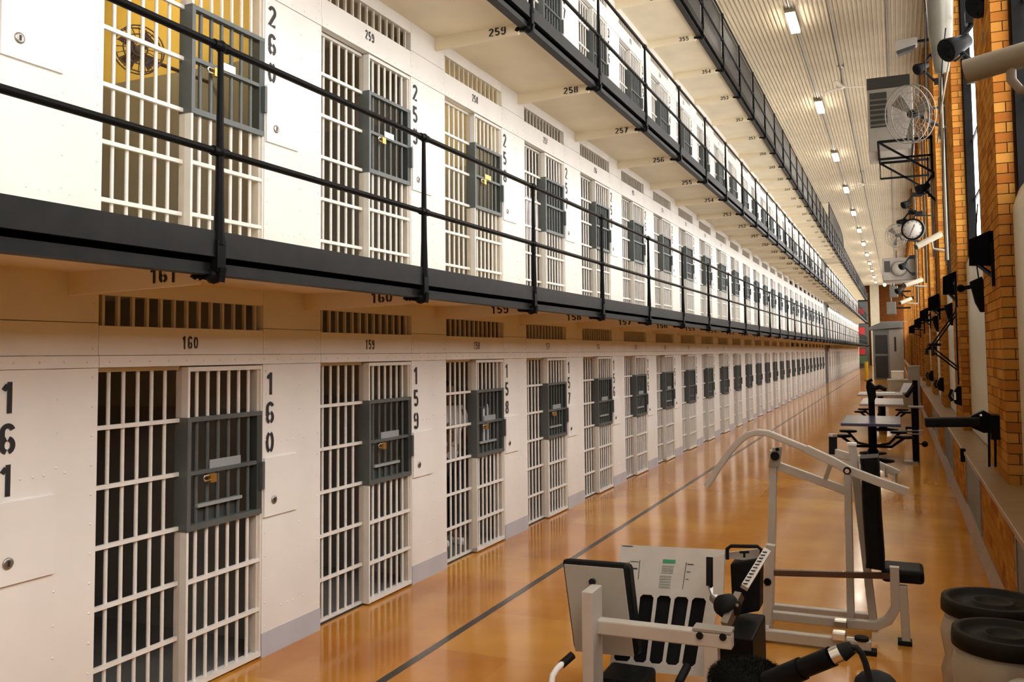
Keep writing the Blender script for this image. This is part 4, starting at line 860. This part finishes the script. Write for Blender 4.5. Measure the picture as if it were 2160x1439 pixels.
for i in range(11): p = P(1618, 1162, 5.15).lerp(P(1570, 1240, 4.9), 0.08+i*0.085)-Vector((0, 0.018, -0.012)); tk.bar(p-Vector((0.012,0,0)), p+Vector((0.012,0,0)), 0.004, 0.006)
tk.build('scale_marks', 'dark', t)
MB().lathe([(0.0, -0.05), (0.055, -0.045), (0.07, 0.0), (0.05, 0.06), (0.0, 0.06)], P(1536, 1280, 4.85), 14, (-0.6, -0.7, 0.3)).build('selector_knob', 'rubber', t)
MB().cyl(P(1553, 1276, 4.78), P(1556, 1276, 4.77)+Vector((0,-0.01,0)), 0.009, None, 8).build('knob_bolt', 'chrome', t)
MB().bar(P(1560, 1255, 4.9), P(1530, 1320, 4.75), 0.04, 0.05).bar(P(1500, 1260, 5.0), P(1536, 1300, 4.85), 0.02, 0.03).build('selector_arm', 'steel', t)
MB().bar(P(1570, 1176, 5.2), P(1570, 1165, 5.2), 0.012, 0.012).bar(P(1560, 1165, 5.2), P(1580, 1165, 5.2), 0.012, 0.012).build('pull_pin', 'rubber', t)
MB().tube([P(1163, 1446, 4.3), P(1166, 1425, 4.32), P(1176, 1410, 4.35), P(1190, 1397, 4.4)], 0.016, 10).tube([P(1163, 1446, 4.3), (P(1163, 1446, 4.3).x+0.02, 4.32, 0.08), (P(1240, 1439, Y1).x, 4.52, 0.05)], 0.016, 10).build('seat_handle', 'card', t)
MB().cyl(P(1184, 1403, 4.385), P(1208, 1382, 4.45), 0.021, None, 12).build('handle_grip', 'rubber', t)
MB().tube([P(1430, 1446, 4.4), (P(1430, 1446, 4.4).x, 4.42, 0.10), (P(1440, 1439, Y2).x, 4.6, 0.05)], 0.014, 8).build('seat_handle', 'card', t)
MB().cyl(P(1432, 1440, 4.4), P(1450, 1405, 4.5), 0.021, None, 12).build('handle_grip', 'rubber', t)
MB().box(P(1262, 1425, 4.75).x, P(1360, 1425, 4.75).x, 4.7, 5.0, 0.08, P(1300, 1430, 4.75).z).build('seat_pad', 'vinyl', t, 0.02)
# --- boom microphone on a stand close to the viewer
mc = at(1606, 1434, y=1.25); t = thing('boom_microphone', 'black furry boom microphone with chrome ringed plug and cable', 'microphone', (mc.x, 1.25, 0))
fur = MB(); axd = (at(1680, 1420, y=1.2)-at(1590, 1432, y=1.26)).normalized()
body = MB().ball(mc-axd*0.03, 0.036, 14, 8, (1.5, 1.0, 0.85)); body.build('windshield_core', 'fur', t)
rnd = random.Random(3)
for i in range(9000):
    th = rnd.uniform(0, 2*math.pi); ph = math.acos(rnd.uniform(-1, 1)); nn = Vector((math.sin(ph)*math.cos(th), math.sin(ph)*math.sin(th), math.cos(ph)))
    p = mc-axd*0.03+Vector((nn.x*0.054, nn.y*0.036, nn.z*0.0306)); e = p+(nn+Vector((rnd.uniform(-.6,.6), rnd.uniform(-.6,.6), rnd.uniform(-.6,.6))))*rnd.uniform(0.002, 0.005)
    s1 = nn.cross(Vector((rnd.random(), rnd.random(), rnd.random()))).normalized()*0.0006
    fur._add([p-s1, p+s1, e], [(0,1,2)])
tag(fur.build('fur', 'fur', t), kind='stuff')
B0, B1, B2, B3 = at(1620, 1440, y=1.24), at(1755, 1385, y=1.2), at(1775, 1377, y=1.2), at(1797, 1366, y=1.2)
MB().cyl(B0, B1, 0.0125, None, 14).cyl(B0, B0.lerp(B1, 0.55), 0.0145, None, 14).build('barrel', 'black', t)
MB().cyl(B1, B2, 0.0105, None, 14).build('chrome_ring', 'chrome', t)
MB().cyl(B2, B3, 0.0112, 0.008, 14).build('plug', 'rubber', t)
MB().tube([B3, at(1806, 1366, y=1.2), at(1817, 1378, y=1.2), at(1826, 1400, y=1.2), at(1833, 1430, y=1.2), at(1836, 1470, y=1.2)], 0.004, 8).build('cable', 'rubber', t)
MB().ball(at(1848, 1446, y=1.22), 0.024, 14, 8, (1.1, 1, 0.75)).build('cable_box', 'rubber', t)
hub = at(1836, 1470, y=1.2)
MB().cyl(hub, mc+Vector((0.02,0,-0.06)), 0.008, None, 8).cyl((mc.x+0.02, 1.25, 0.02), mc+Vector((0.02,0,-0.04)), 0.011, None, 10).build('stand_pole', 'black', t)
for q in range(3):
    a = math.radians(120*q+30); MB().bar((mc.x+0.02, 1.25, 0.12), (mc.x+0.02+0.22*math.cos(a), 1.25+0.22*math.sin(a), 0.012), 0.02, 0.02).build('stand_leg', 'black', t)
# --- drums with black lids by the plinth
def drum(cx, cy, r, h, lab, bag):
    t = thing('storage_drum', lab, 'drum', (cx, cy, 0), 'lidded drums by the plinth')
    MB().lathe([(0.0, 0.0), (r*0.86, 0.0), (r*0.9, 0.04), (r*0.93, h*0.5), (r*0.95, h-0.05), (0.0, h-0.05)], (cx, cy, 0), 32).build('body', 'drum', t)
    MB().lathe([(r*0.98, h-0.075), (r*1.02, h-0.07), (r*1.02, h-0.03), (r*1.0, h), (r*0.86, h), (r*0.82, h-0.022), (r*0.45, h-0.022), (r*0.42, h-0.008), (r*0.36, h-0.008), (r*0.30, h-0.022), (0.0, h-0.022)], (cx, cy, 0), 40).build('lid', 'lid', t)
    if bag:
        pr = []
        for i in range(9): z = 0.03+(h-0.13)*i/8; pr.append((r*(1.0+0.05*math.sin(i*2.1)+0.03*(8-i)/8), z))
        o = MB().lathe(pr, (cx, cy, 0), 36).build('plastic_wrap', 'plastic_bag', t)
        rr = random.Random(int(cy*100))
        ph = [rr.uniform(0, 6.28) for _ in range(4)]
        for v in o.data.vertices:
            a = math.atan2(v.co.y, v.co.x); f = 1+0.018*math.sin(7*a+ph[0]+v.co.z*6)+0.014*math.sin(11*a+ph[1]-v.co.z*9); v.co.x *= f; v.co.y *= f
drum(0.42, 5.30, 0.245, 0.70, 'plastic wrapped drum with a black lid, the farther of two', True)
drum(0.42, 4.72, 0.225, 0.70, 'plastic wrapped drum with a black lid, the nearer of two', True)
bgm = MB(); rr = random.Random(5)
sk = at(2150, 1420, y=4.05)
o = MB().lathe([(0.0, 0.0), (0.20, 0.0), (0.235, 0.08), (0.24, 0.3), (0.21, 0.5), (0.13, 0.60), (0.06, 0.66), (0.0, 0.67)], (0.44, 4.15, 0), 28).build('plastic_sack', 'plastic_bag')
for v in o.data.vertices:
    a = math.atan2(v.co.y-4.15, v.co.x-0.44); f = 1+0.06*math.sin(5*a+v.co.z*7)+0.03*math.sin(9*a-v.co.z*5); v.co.x = 0.44+(v.co.x-0.44)*f; v.co.y = 4.15+(v.co.y-4.15)*f
tag(o, 'pale cloudy plastic sack in front of the drums at the corner', 'sack')
# ------------------------------------------------------------------ tables and equipment along the plinth
def table(x0, x1, y0, y1, z, top, lab, stools=True):
    cx, cy = (x0+x1)/2, (y0+y1)/2
    t = thing('pedestal_table', lab, 'table', (cx, cy, 0), 'tables along the window wall')
    MB().box(x0, x1, y0, y1, z-0.05, z).build('table_top', top, t, 0.008)
    MB().cyl((cx, cy, 0.02), (cx, cy, z-0.05), 0.075, None, 14).cyl((cx, cy, z-0.09), (cx, cy, z-0.05), 0.2, 0.26, 14).build('pedestal', 'black', t)
    MB().lathe([(0.0, 0.0), (0.36, 0.0), (0.36, 0.012), (0.1, 0.05), (0.09, 0.2), (0.0, 0.2)], (cx, cy, 0), 20).build('base_plate', 'black', t)
    if stools:
        for dx, dy in ((0.52, -0.25), (-0.5, -0.3), (0.45, 0.75), (-0.45, 0.75)):
            p = Vector((cx+dx, cy+dy, 0.46)); s = MB().lathe([(0.0, -0.025), (0.15, -0.02), (0.165, 0.0), (0.15, 0.02), (0.0, 0.022)], p, 18).build('stool_seat', 'black', t)
            MB().tube([(cx, cy, 0.26), (cx+dx*0.6, cy+dy*0.6, 0.27), (p.x, p.y, 0.44)], 0.025, 8).build('stool_arm', 'black', t)
table(-0.945, 0.02, 16.4, 18.4, 0.745, 'blue_top', 'navy blue pedestal table with attached black stools, nearest of the tables')
table(-0.88, 0.10, 22.8, 25.6, 0.72, 'grey_top', 'grey pedestal table with attached black stools, beyond the navy one')
table(-1.07, 0.10, 26.6, 28.4, 0.77, 'grey_top', 'pale grey table farthest along the window wall', False)
t = thing('arm_ergometer', 'black hand crank machine head clamped on a post behind the navy table', 'exercise machine', (-0.55, 18.6, 0))
ex = at(1838, 840, y=18.6)
MB().cyl((ex.x, 18.6, 0.0), (ex.x, 18.6, ex.z), 0.06, None, 12).lathe([(0.0,0.0),(0.25,0.0),(0.25,0.02),(0.08,0.05),(0.0,0.05)], (ex.x, 18.6, 0), 16).build('post', 'black', t)
MB().prism([at(1826, 816, y=18.5), at(1836, 805, y=18.5), at(1846, 815, y=18.5), at(1848, 838, y=18.5), at(1842, 852, y=18.5), at(1834, 852, y=18.5)], (0, 0.15, 0)).build('head', 'vinyl', t, 0.02)
MB().tube([at(1843, 820, y=18.5), at(1856, 816, y=18.45), at(1868, 822, y=18.4)], 0.045, 10).tube([at(1830, 815, y=18.5), at(1831, 805, y=18.5), at(1840, 801, y=18.5)], 0.03, 8).build('crank', 'vinyl', t)
t = thing('cable_post', 'black upright machine post with a side knob beside the navy table', 'exercise machine', (0.25, 17.4, 0))
MB().bar((0.25, 17.4, 0.0), (0.25, 17.4, 0.98), 0.11, 0.11, (0,1,0)).build('upright', 'black', t, 0.01)
MB().box(0.12, 0.38, 17.3, 17.5, 0.50, 0.52).box(0.12, 0.38, 17.3, 17.5, 0.56, 0.575).box(0.15, 0.4, 17.3, 17.5, 0.97, 1.0).build('collar', 'steel', t)
MB().ball((0.40, 17.35, 0.33), 0.055, 10, 6).bar((0.25, 17.38, 0.33), (0.4, 17.36, 0.33), 0.02, 0.02).build('knob', 'rubber', t)
MB().bar((0.28, 17.3, 0.015), (0.05, 17.3, 0.015), 0.3, 0.03).build('foot_plate', 'steel', t)
t = thing('cable_post', 'black upright machine post farther along, beside the grey table', 'exercise machine', (0.38, 24.2, 0))
MB().bar((0.38, 24.2, 0.0), (0.38, 24.2, 1.25), 0.12, 0.12, (0,1,0)).build('upright', 'black', t, 0.01)
MB().bar((0.38, 24.2, 1.15), (0.17, 24.0, 0.85), 0.08, 0.08).bar((0.40, 24.2, 0.05), (0.17, 24.1, 0.05), 0.2, 0.08).build('arm', 'rubber', t)
# things on the far tables
def boxx(x0, x1, y0, y1, z0, z1, mat, lab, cat, name):
    t = thing(name, lab, cat, ((x0+x1)/2, (y0+y1)/2, z0))
    MB().box(x0, x1, y0, y1, z0, z1).build('body', mat, t, 0.01)
    MB().box(x0-0.01, x1+0.01, y0-0.01, y1+0.01, z1-0.05, z1+0.005).build('cover', mat, t, 0.006); return t
boxx(-0.35, 0.40, 34.0, 35.2, 0.0, 0.95, 'drum', 'pale grey cabinet standing low beyond the far tables', 'cabinet', 'low_cabinet')
boxx(-0.22, 0.18, 34.1, 34.9, 0.955, 1.25, 'paper', 'white storage box on top of the pale grey cabinet', 'box', 'storage_box')
boxx(0.31, 0.68, 33.0, 33.6, 0.0, 1.46, 'ac', 'grey file cabinet beside the plinth, beyond the tables', 'cabinet', 'file_cabinet')
t = thing('paper_sheet', 'white paper pad lying across the far grey table', 'paper', (-0.35, 27.5, 0.772)); MB().box(-0.85, -0.1, 27.2, 27.7, 0.772, 0.80).build('sheets', 'card', t)
q = MB().prism([(0.02, 27.9, 0.775), (0.25, 27.9, 0.775), (0.36, 27.9, 1.05), (0.14, 27.9, 1.05)], (0, 0.02, 0)).build('clip_board', 'card'); tag(q, 'white board leaning up at the back of the far table', 'board')
# --- wall mounted padded arm
Yd = 9.9
t = thing('padded_arm_station', 'black padded arm of a wall mounted exercise station', 'exercise machine', (PILX, Yd, 1.2))
a, b = at(1950, 891, y=Yd), at(2070, 890, y=Yd)
MB().bar(a, b, 0.14, 0.095).build('padded_arm', 'vinyl', t, 0.02)
MB().prism([at(2048, 878, y=Yd), at(2075, 866, y=Yd), at(2100, 880, y=Yd), at(2102, 912, y=Yd), at(2075, 914, y=Yd), at(2050, 903, y=Yd)], (0, 0.12, 0)).build('hinge_block', 'black', t, 0.01)
MB().box(PILX-0.08, PILX+0.005, Yd-0.05, Yd+0.2, 1.12, 1.36).build('wall_plate', 'black', t)
for px in (2086, 2099): q0, q1 = at(px, 910, y=Yd-0.02), at(px+1, 985, y=Yd-0.02); MB().cyl(q0, q1, 0.012, None, 8).build('hanger_rod', 'black', t)
MB().cyl(at(2069, 878, y=Yd-0.08), at(2069, 876, y=Yd-0.10), 0.012, None, 8).build('bolt', 'chrome', t)
# --- wall mounted pull up frame
Yp0 = 13.4
t = thing('pull_up_frame', 'thin black wall mounted pull up frame with crossed struts', 'exercise frame', (PILX, 15.5, 2.0))
tip = at(1958, 735, y=16.0)
for a, b in (((2027, 655), (1962, 732)), ((2022, 664), (1966, 736)), ((1968, 742), (2029, 788)), ((1974, 738), (2032, 784))):
    q0, q1 = at(*a, y=16.0), at(*b, y=16.0)
    if q0.x > q1.x: q0 = Vector((PILX+0.0, 16.0, q0.z)) if q0.x > PILX else q0
    MB().cyl(q0, q1, 0.014, None, 6).build('strut', 'black', t)
MB().cyl(at(1955, 735, y=16.0), at(1955, 748, y=16.0), 0.026, None, 8).cyl(at(1967, 735, y=16.0), at(1968, 748, y=15.9), 0.026, None, 8).cyl(at(1958, 727, y=16.1), at(1985, 727, y=16.1), 0.024, None, 8).build('grips', 'rubber', t)
MB().bar(tip, tip+Vector((0.12, 0.1, 0)), 0.04, 0.05).box(PILX-0.02, PILX+0.02, 15.9, 16.1, 1.45, 2.75).build('mount', 'black', t)
# wall telephones low on the pilasters
for i, (px, py, Y) in enumerate(((2008, 835, 15.5), (1974, 811, 21.5), (1951, 793, 27.4))):
    c = at(px, py, y=Y); t = thing('wall_telephone', f'black wall telephone, {["nearest","middle","farthest"][i]} of three low on the pilasters', 'telephone', (PILX, Y, c.z), 'black wall telephones')
    MB().prism([(PILX-0.10, Y-0.08, c.z-0.12), (PILX-0.13, Y-0.08, c.z+0.02), (PILX-0.06, Y-0.08, c.z+0.15), (PILX+0.01, Y-0.08, c.z+0.15), (PILX+0.01, Y-0.08, c.z-0.16)], (0, 0.18, 0)).build('body', 'black', t, 0.01)
    MB().tube([(PILX-0.13, Y-0.03, c.z-0.08), (PILX-0.17, Y-0.03, c.z+0.0), (PILX-0.13, Y-0.03, c.z+0.10)], 0.025, 8).build('handset', 'rubber', t)
    if i == 0: MB().box(PILX-0.11, PILX-0.08, Y-0.085, Y-0.08, c.z-0.06, c.z+0.06).build('card', 'card', t)
c = at(2033, 960, x=WPX-0.01); t = thing('outlet_box', 'small black outlet box on the plinth between two vents', 'outlet', tuple(c))
MB().box(WPX-0.05, WPX+0.01, c.y-0.06, c.y+0.06, c.z-0.08, c.z+0.08).build('box', 'black', t, 0.005); MB().box(WPX-0.053, WPX-0.05, c.y-0.03, c.y+0.03, c.z-0.04, c.z-0.01).build('plate', 'steel', t)
# ------------------------------------------------------------------ far end
Yg = 66.0
t = thing('guard_booth', 'grey guard booth with dark windows and sloping roof far down the hall', 'booth', (-0.6, Yg+1, 0))
x0, xm, x1 = at(1842, 800, y=Yg).x, at(1877, 800, y=Yg).x, 0.42
MB().box(x0+0.05, x1, Yg, Yg+2.4, 0, 3.45).build('body', 'booth', t, 0.03)
MB().box(xm+0.02, x1, Yg-0.03, Yg, 0.0, 3.4).build('door_panel', 'shroud', t)
MB().box(x0+0.2, xm-0.08, Yg-0.03, Yg, 1.75, 3.05).build('window_pane', 'glass_dark', t)
MB().box(x0+0.2, xm-0.08, Yg-0.035, Yg-0.01, 0.1, 1.6).build('lower_panel', 'dark', t)
MB().box(x0+0.06, x0+0.16, Yg-0.06, Yg, 0, 3.4).box(xm-0.06, xm+0.04, Yg-0.06, Yg, 0, 3.4).build('corner_post', 'booth', t)
MB().prism([(x0-0.15, Yg-0.3, 3.4), (x1, Yg-0.3, 3.55), (x1, Yg-0.3, 3.95), (xm-0.4, Yg-0.3, 3.95), (x0-0.15, Yg-0.3, 3.6)], (0, 2.8, 0)).build('roof', 'booth', t)
MB().box(xm+0.35, xm+0.48, Yg-0.04, Yg-0.02, 1.9, 2.9).build('slot', 'dark', t)
Yq = 106.5
for i, (za, zb, lab) in enumerate(((3.7, 4.6, 'red sign panel at the far end level with the second tier'), (1.5, 2.2, 'red sign panel at the far end below the lowest walkway'), (6.0, 6.7, 'dull red sign panel at the far end level with the third tier'))):
    t = thing('sign_panel', lab, 'sign', (-3.6, Yq, za)); MB().box(-3.95, -3.3, Yq, Yq+0.08, za, zb).build('board', 'red', t)
    MB().box(-3.98, -3.27, Yq-0.02, Yq, za-0.04, za).box(-3.98, -3.27, Yq-0.02, Yq, zb, zb+0.04).build('rim', 'dark', t); MB().box(-3.7, -3.56, Yq+0.08, Yq+0.6, za+0.2, za+0.34).build('bracket', 'dark', t)
MB1 = thing('end_partition', 'dark steel partition closing the walkways at the far end', 'partition', (-3.4, Yq+0.6, 0))
MB().box(WX, -2.9, Yq+0.55, Yq+0.7, 0, 8.5).build('sheet', 'grey', MB1)
for q in range(3): MB().box(WX, -2.88, Yq+0.5, Yq+0.75, (q+1)*T-0.15, (q+1)*T).build('rail', 'black', MB1)
t = thing('notice_board', 'dark green board standing at the far end beside the red sign', 'board', (-3.4, Yq, 0)); MB().box(-3.95, -3.08, Yq-0.1, Yq-0.04, 0.5, 1.4).build('panel', 'green', t); MB().box(-3.95, -3.88, Yq-0.1, Yq-0.04, 0, 0.5).box(-3.15, -3.08, Yq-0.1, Yq-0.04, 0, 0.5).build('leg', 'dark', t)
Yy = 62.0; q = at(1828, 790, y=Yy); t = thing('bollard', 'yellow post standing left of the guard booth', 'post', (q.x, Yy, 0)); MB().cyl((q.x, Yy, 0), (q.x, Yy, 1.25), 0.12, None, 14).build('pole', 'yellow', t); MB().lathe([(0.16, 0.0), (0.16, 0.03), (0.0, 0.05)], (q.x, Yy, 0), 14).build('foot', 'dark', t)
# ------------------------------------------------------------------ things inside the cells
def lamp_in(n, k, power):
    y = cell_y(n)+0.75; z = k*T+2.25
    t = thing('cell_lamp', f'warm lamp glowing in the {ORDW[n]}, {TIER[k]} tier', 'lamp', (WX-1.2, y, z+0.18), 'lamps inside the cells')
    MB().lathe([(0.0, 0.2), (0.10, 0.2), (0.11, 0.12), (0.09, 0.10), (0.0, 0.10)], (WX-1.2, y, z), 14).build('fitting', 'steel', t)
    MB().lathe([(0.085, 0.1), (0.10, 0.04), (0.05, -0.03), (0.0, -0.04)], (WX-1.2, y, z), 14).build('globe', 'bulb', t)
lamp_in(0, 1, 1); lamp_in(2, 1, 1)
fcn = at(290, 108, x=WX-0.62); t = thing('cell_fan', 'round brown table fan seen through the bars of cell 260', 'fan', (fcn.x, cell_y(0)+OW+0.26, fcn.z))
fd = Vector((0.85, -0.5, 0)).normalized(); u1 = fd.cross(Vector((0,0,1))).normalized(); u2 = Vector((0,0,1)); cg = MB()
for rr, off in ((0.155, 0), (0.155, 0.06), (0.1, 0.05), (0.05, 0.06)): cg.tube([fcn+fd*off+(u1*math.cos(2*math.pi*q/24)+u2*math.sin(2*math.pi*q/24))*rr for q in range(25)], 0.005, 5)
for q in range(20): v = u1*math.cos(2*math.pi*q/20)+u2*math.sin(2*math.pi*q/20); cg.tube([fcn+fd*0.065+v*0.03, fcn+fd*0.05+v*0.1, fcn+fd*0.03+v*0.155], 0.003, 4)
cg.build('cage', 'rust', t)
for q in range(4): a = math.radians(90*q+40); v = u1*math.cos(a)+u2*math.sin(a); s2 = fd.cross(v); MB().prism([fcn+v*0.02-s2*0.015, fcn+v*0.13-s2*0.05, fcn+v*0.13+s2*0.05+fd*0.03, fcn+v*0.02+s2*0.015], fd*0.004).build('blade', 'rust', t)
MB().lathe([(0.0, 0.05), (0.03, 0.04), (0.045, -0.02), (0.045, -0.12), (0.0, -0.13)], fcn, 12, fd).build('motor', 'fan_blade', t)
MB().tube([fcn-fd*0.08, (fcn.x-0.1, cell_y(0)+OW+0.1, fcn.z+0.02), (fcn.x-0.1, cell_y(0)+OW+0.265, fcn.z+0.02)], 0.014, 8).build('wall_arm', 'rust', t)
def cloth(n, k, dy, x, z0, z1, wd, mat, lab):
    y = cell_y(n)+dy; t = thing('hanging_cloth', lab, 'cloth', (WX+x, y, k*T+z1), 'cloths hanging inside the cells')
    m = MB(); nx = 14; nz = 8; vs = []; fs = []
    for j in range(nz+1):
        for i in range(nx+1):
            u = i/nx; vs.append((WX+x+0.02*math.sin(u*19+j*0.4)*(0.4+j/nz), y-wd/2+wd*u*(1-0.12*j/nz), k*T+z1-(z1-z0)*j/nz-0.03*math.sin(u*7)))
    for j in range(nz):
        for i in range(nx): fs.append((j*(nx+1)+i, j*(nx+1)+i+1, (j+1)*(nx+1)+i+1, (j+1)*(nx+1)+i))
    m._add(vs, fs, True); o = m.build('sheet', mat, t); s = o.modifiers.new('thick', 'SOLIDIFY'); s.thickness = 0.008
    MB().cyl((WX+x, y-wd/2-0.06, k*T+z1), (WX+x, y+wd/2+0.06, k*T+z1), 0.006, None, 6).build('line', 'steel', t)
cloth(3, 0, 0.35, -0.45, 0.75, 1.35, 0.5, 'towel', 'white cloth hanging on a line inside cell 157')
cloth(3, 1, 0.25, -0.45, 0.55, 1.30, 0.45, 'yellow_wall', 'yellow cloth hanging on a line inside cell 257')
cloth(3, 1, 0.95, -0.30, 0.85, 1.45, 0.4, 'towel', 'white cloth hanging beside a yellow one inside cell 257')
cloth(2, 0, 1.16, -0.15, 0.92, 1.44, 0.2, 'towel', 'narrow white cloth hanging behind the gate of cell 158')
# bunks seen in the nearest cells
for n, k in ((0,0),(1,0),(3,0),(4,0),(0,1),(1,1),(2,1),(3,1)):
    y = cell_y(n); t = thing('cell_bunk', f'steel bunk with grey mattress in the {ORDW[n]}, {TIER[k]} tier', 'bunk', (WX-2.2, y+0.6, k*T), 'bunks in the cells')
    z = k*T
    MB().box(WX-2.58, WX-1.85, y-0.2, y+1.5, z+0.42, z+0.46).build('bed_plate', 'grey_plate', t); MB().box(WX-2.56, WX-1.87, y-0.18, y+1.48, z+0.46, z+0.56).build('mattress', 'shirt', t, 0.02)
    for yy in (y-0.17, y+1.46): MB().box(WX-1.90, WX-1.86, yy-0.02, yy+0.02, z-0.02, z+0.42).build('leg', 'grey_plate', t)
# ------------------------------------------------------------------ person standing inside cell 158
def person():
    base = Vector((WX-0.50, cell_y(2)+0.93, 0.0)); f = Vector((0.85, -0.53, 0)).normalized(); s = Vector((-f.y, f.x, 0))   # faces the corridor
    t = thing('person', 'person in a pale grey shirt and dark trousers standing behind the bars of cell 158', 'person', tuple(base))
    J = {}; E = []; R = {}
    def v(nm, a, b, z, r): J[nm] = base+s*a+f*b+Vector((0,0,z)); R[nm] = r
    v('pelvis',0,0,0.93,0.135); v('waist',0,0.0,1.05,0.125); v('chest',0,0.01,1.28,0.145); v('neckb',0,0.0,1.44,0.075); v('neck',0,0.01,1.50,0.052); v('skull',0,0.03,1.60,0.075); v('crown',0,0.02,1.69,0.06)
    for q, g in (('l', 1), ('r', -1)):
        v(q+'hip',0.09*g,0,0.88,0.10); v(q+'knee',0.10*g,0.02,0.48,0.062); v(q+'ank',0.10*g,-0.01,0.09,0.042); v(q+'toe',0.11*g,0.15,0.035,0.035)
        v(q+'sh',0.185*g,0.0,1.40,0.062)
    v('lel',0.25,0.0,1.13,0.045); v('lwr',0.23,0.18,1.02,0.03); v('rel',-0.24,0.05,1.14,0.045); v('rwr',-0.17,0.27,1.20,0.03)
    E += [('pelvis','waist'),('waist','chest'),('chest','neckb'),('neckb','neck'),('neck','skull'),('skull','crown')]
    for q in 'lr': E += [('pelvis',q+'hip'),(q+'hip',q+'knee'),(q+'knee',q+'ank'),(q+'ank',q+'toe'),('chest',q+'sh'),(q+'sh',q+'el'),(q+'el',q+'wr')]
    for q, g in (('l', 1), ('r', -1)):
        w = J[q+'wr']; d = (w-J[q+'el']).normalized(); lat = d.cross(Vector((0,0,1))).normalized()
        J[q+'palm'] = w+d*0.07; R[q+'palm'] = 0.032; E.append((q+'wr', q+'palm'))
        for i in range(4):
            k1, k2 = f'{q}f{i}', f'{q}g{i}'; o = lat*(0.026*(i-1.5)); ln = (0.035, 0.042, 0.04, 0.03)[i]
            J[k1] = w+d*(0.10)+o; R[k1] = 0.009; J[k2] = J[k1]+d*ln*0.8-Vector((0,0,1))*ln*0.7; R[k2] = 0.007; E += [(q+'palm', k1), (k1, k2)]
        J[q+'th'] = w+d*0.06+lat*0.05*g; R[q+'th'] = 0.010; E.append((q+'palm', q+'th'))
    names = list(J); me = bpy.data.meshes.new('body'); me.from_pydata([J[a]-base for a in names], [(names.index(a), names.index(b)) for a, b in E], [])
    o = bpy.data.objects.new('body', me); COL.objects.link(o); o.parent = t
    sk = o.modifiers.new('skin', 'SKIN'); sk.use_smooth_shade = True; su = o.modifiers.new('sub', 'SUBSURF'); su.levels = 1; su.render_levels = 2
    for i, nme in enumerate(names): me.skin_vertices[0].data[i].radius = (R[nme], R[nme]); me.skin_vertices[0].data[i].use_root = nme == 'pelvis'
    me.materials.append(M['skin'])
    # clothing as slightly larger shells
    def shell(nm, keys, edges, grow, mat, lv=1):
        m2 = bpy.data.meshes.new(nm); m2.from_pydata([J2[a]-base for a in keys], [(keys.index(a), keys.index(b)) for a, b in edges], [])
        ob = bpy.data.objects.new(nm, m2); COL.objects.link(ob); ob.parent = t
        k = ob.modifiers.new('skin', 'SKIN'); k.use_smooth_shade = True; z = ob.modifiers.new('sub', 'SUBSURF'); z.levels = 1; z.render_levels = 2
        for i, a in enumerate(keys): m2.skin_vertices[0].data[i].radius = (R2[a]+grow, R2[a]+grow); m2.skin_vertices[0].data[i].use_root = i == 0
        m2.materials.append(M[mat]); return ob
    J2 = dict(J); R2 = dict(R)
    J2['hem'] = base+Vector((0,0,0.84)); R2['hem'] = 0.155
    for q in 'lr': J2[q+'cuff'] = J[q+'sh'].lerp(J[q+'el'], 0.75); R2[q+'cuff'] = 0.062; J2[q+'leg'] = J[q+'knee'].lerp(J[q+'ank'], 0.9); R2[q+'leg'] = 0.062
    shell('shirt', ['chest','waist','pelvis','hem','neckb','lsh','lcuff','rsh','rcuff'], [('chest','waist'),('waist','pelvis'),('pelvis','hem'),('chest','neckb'),('chest','lsh'),('lsh','lcuff'),('chest','rsh'),('rsh','rcuff')], 0.018, 'shirt')
    shell('trousers', ['pelvis','lhip','lknee','lleg','rhip','rknee','rleg'], [('pelvis','lhip'),('lhip','lknee'),('lknee','lleg'),('pelvis','rhip'),('rhip','rknee'),('rknee','rleg')], 0.016, 'trousers')
    hd = J['skull']+f*0.005
    MB().ball(hd+Vector((0,0,0.035))-f*0.02, 0.1, 14, 8, (0.95, 0.95, 0.95)).build('hair', 'hair', t)
    MB().ball(hd+f*0.035+Vector((0,0,-0.015)), 0.085, 14, 10, (0.9, 0.9, 1.22)).ball(hd+f*0.12+Vector((0,0,-0.01)), 0.016, 8, 6, (1,1,1.5)).ball(hd+s*0.085, 0.022, 8, 6, (0.6,0.9,1.4)).ball(hd-s*0.085, 0.022, 8, 6, (0.6,0.9,1.4)).build('face', 'skin', t)
    for g in (1, -1): MB().ball(hd+f*0.108+s*0.033*g+Vector((0,0,0.012)), 0.011, 8, 6).build('eye', 'card', t)
    MB().bar(hd+f*0.116+s*0.025+Vector((0,0,-0.06)), hd+f*0.116-s*0.025+Vector((0,0,-0.06)), 0.008, 0.008).build('mouth', 'rust', t)
    for q in 'lr': MB().prism([J[q+'ank']+f*-0.09-s*0.045+Vector((0,0,-0.09)), J[q+'ank']+f*0.19-s*0.045+Vector((0,0,-0.09)), J[q+'ank']+f*0.19+s*0.045+Vector((0,0,-0.09)), J[q+'ank']+f*-0.09+s*0.045+Vector((0,0,-0.09))], (0,0,0.075)).build('shoe', 'card', t, 0.025)
person()
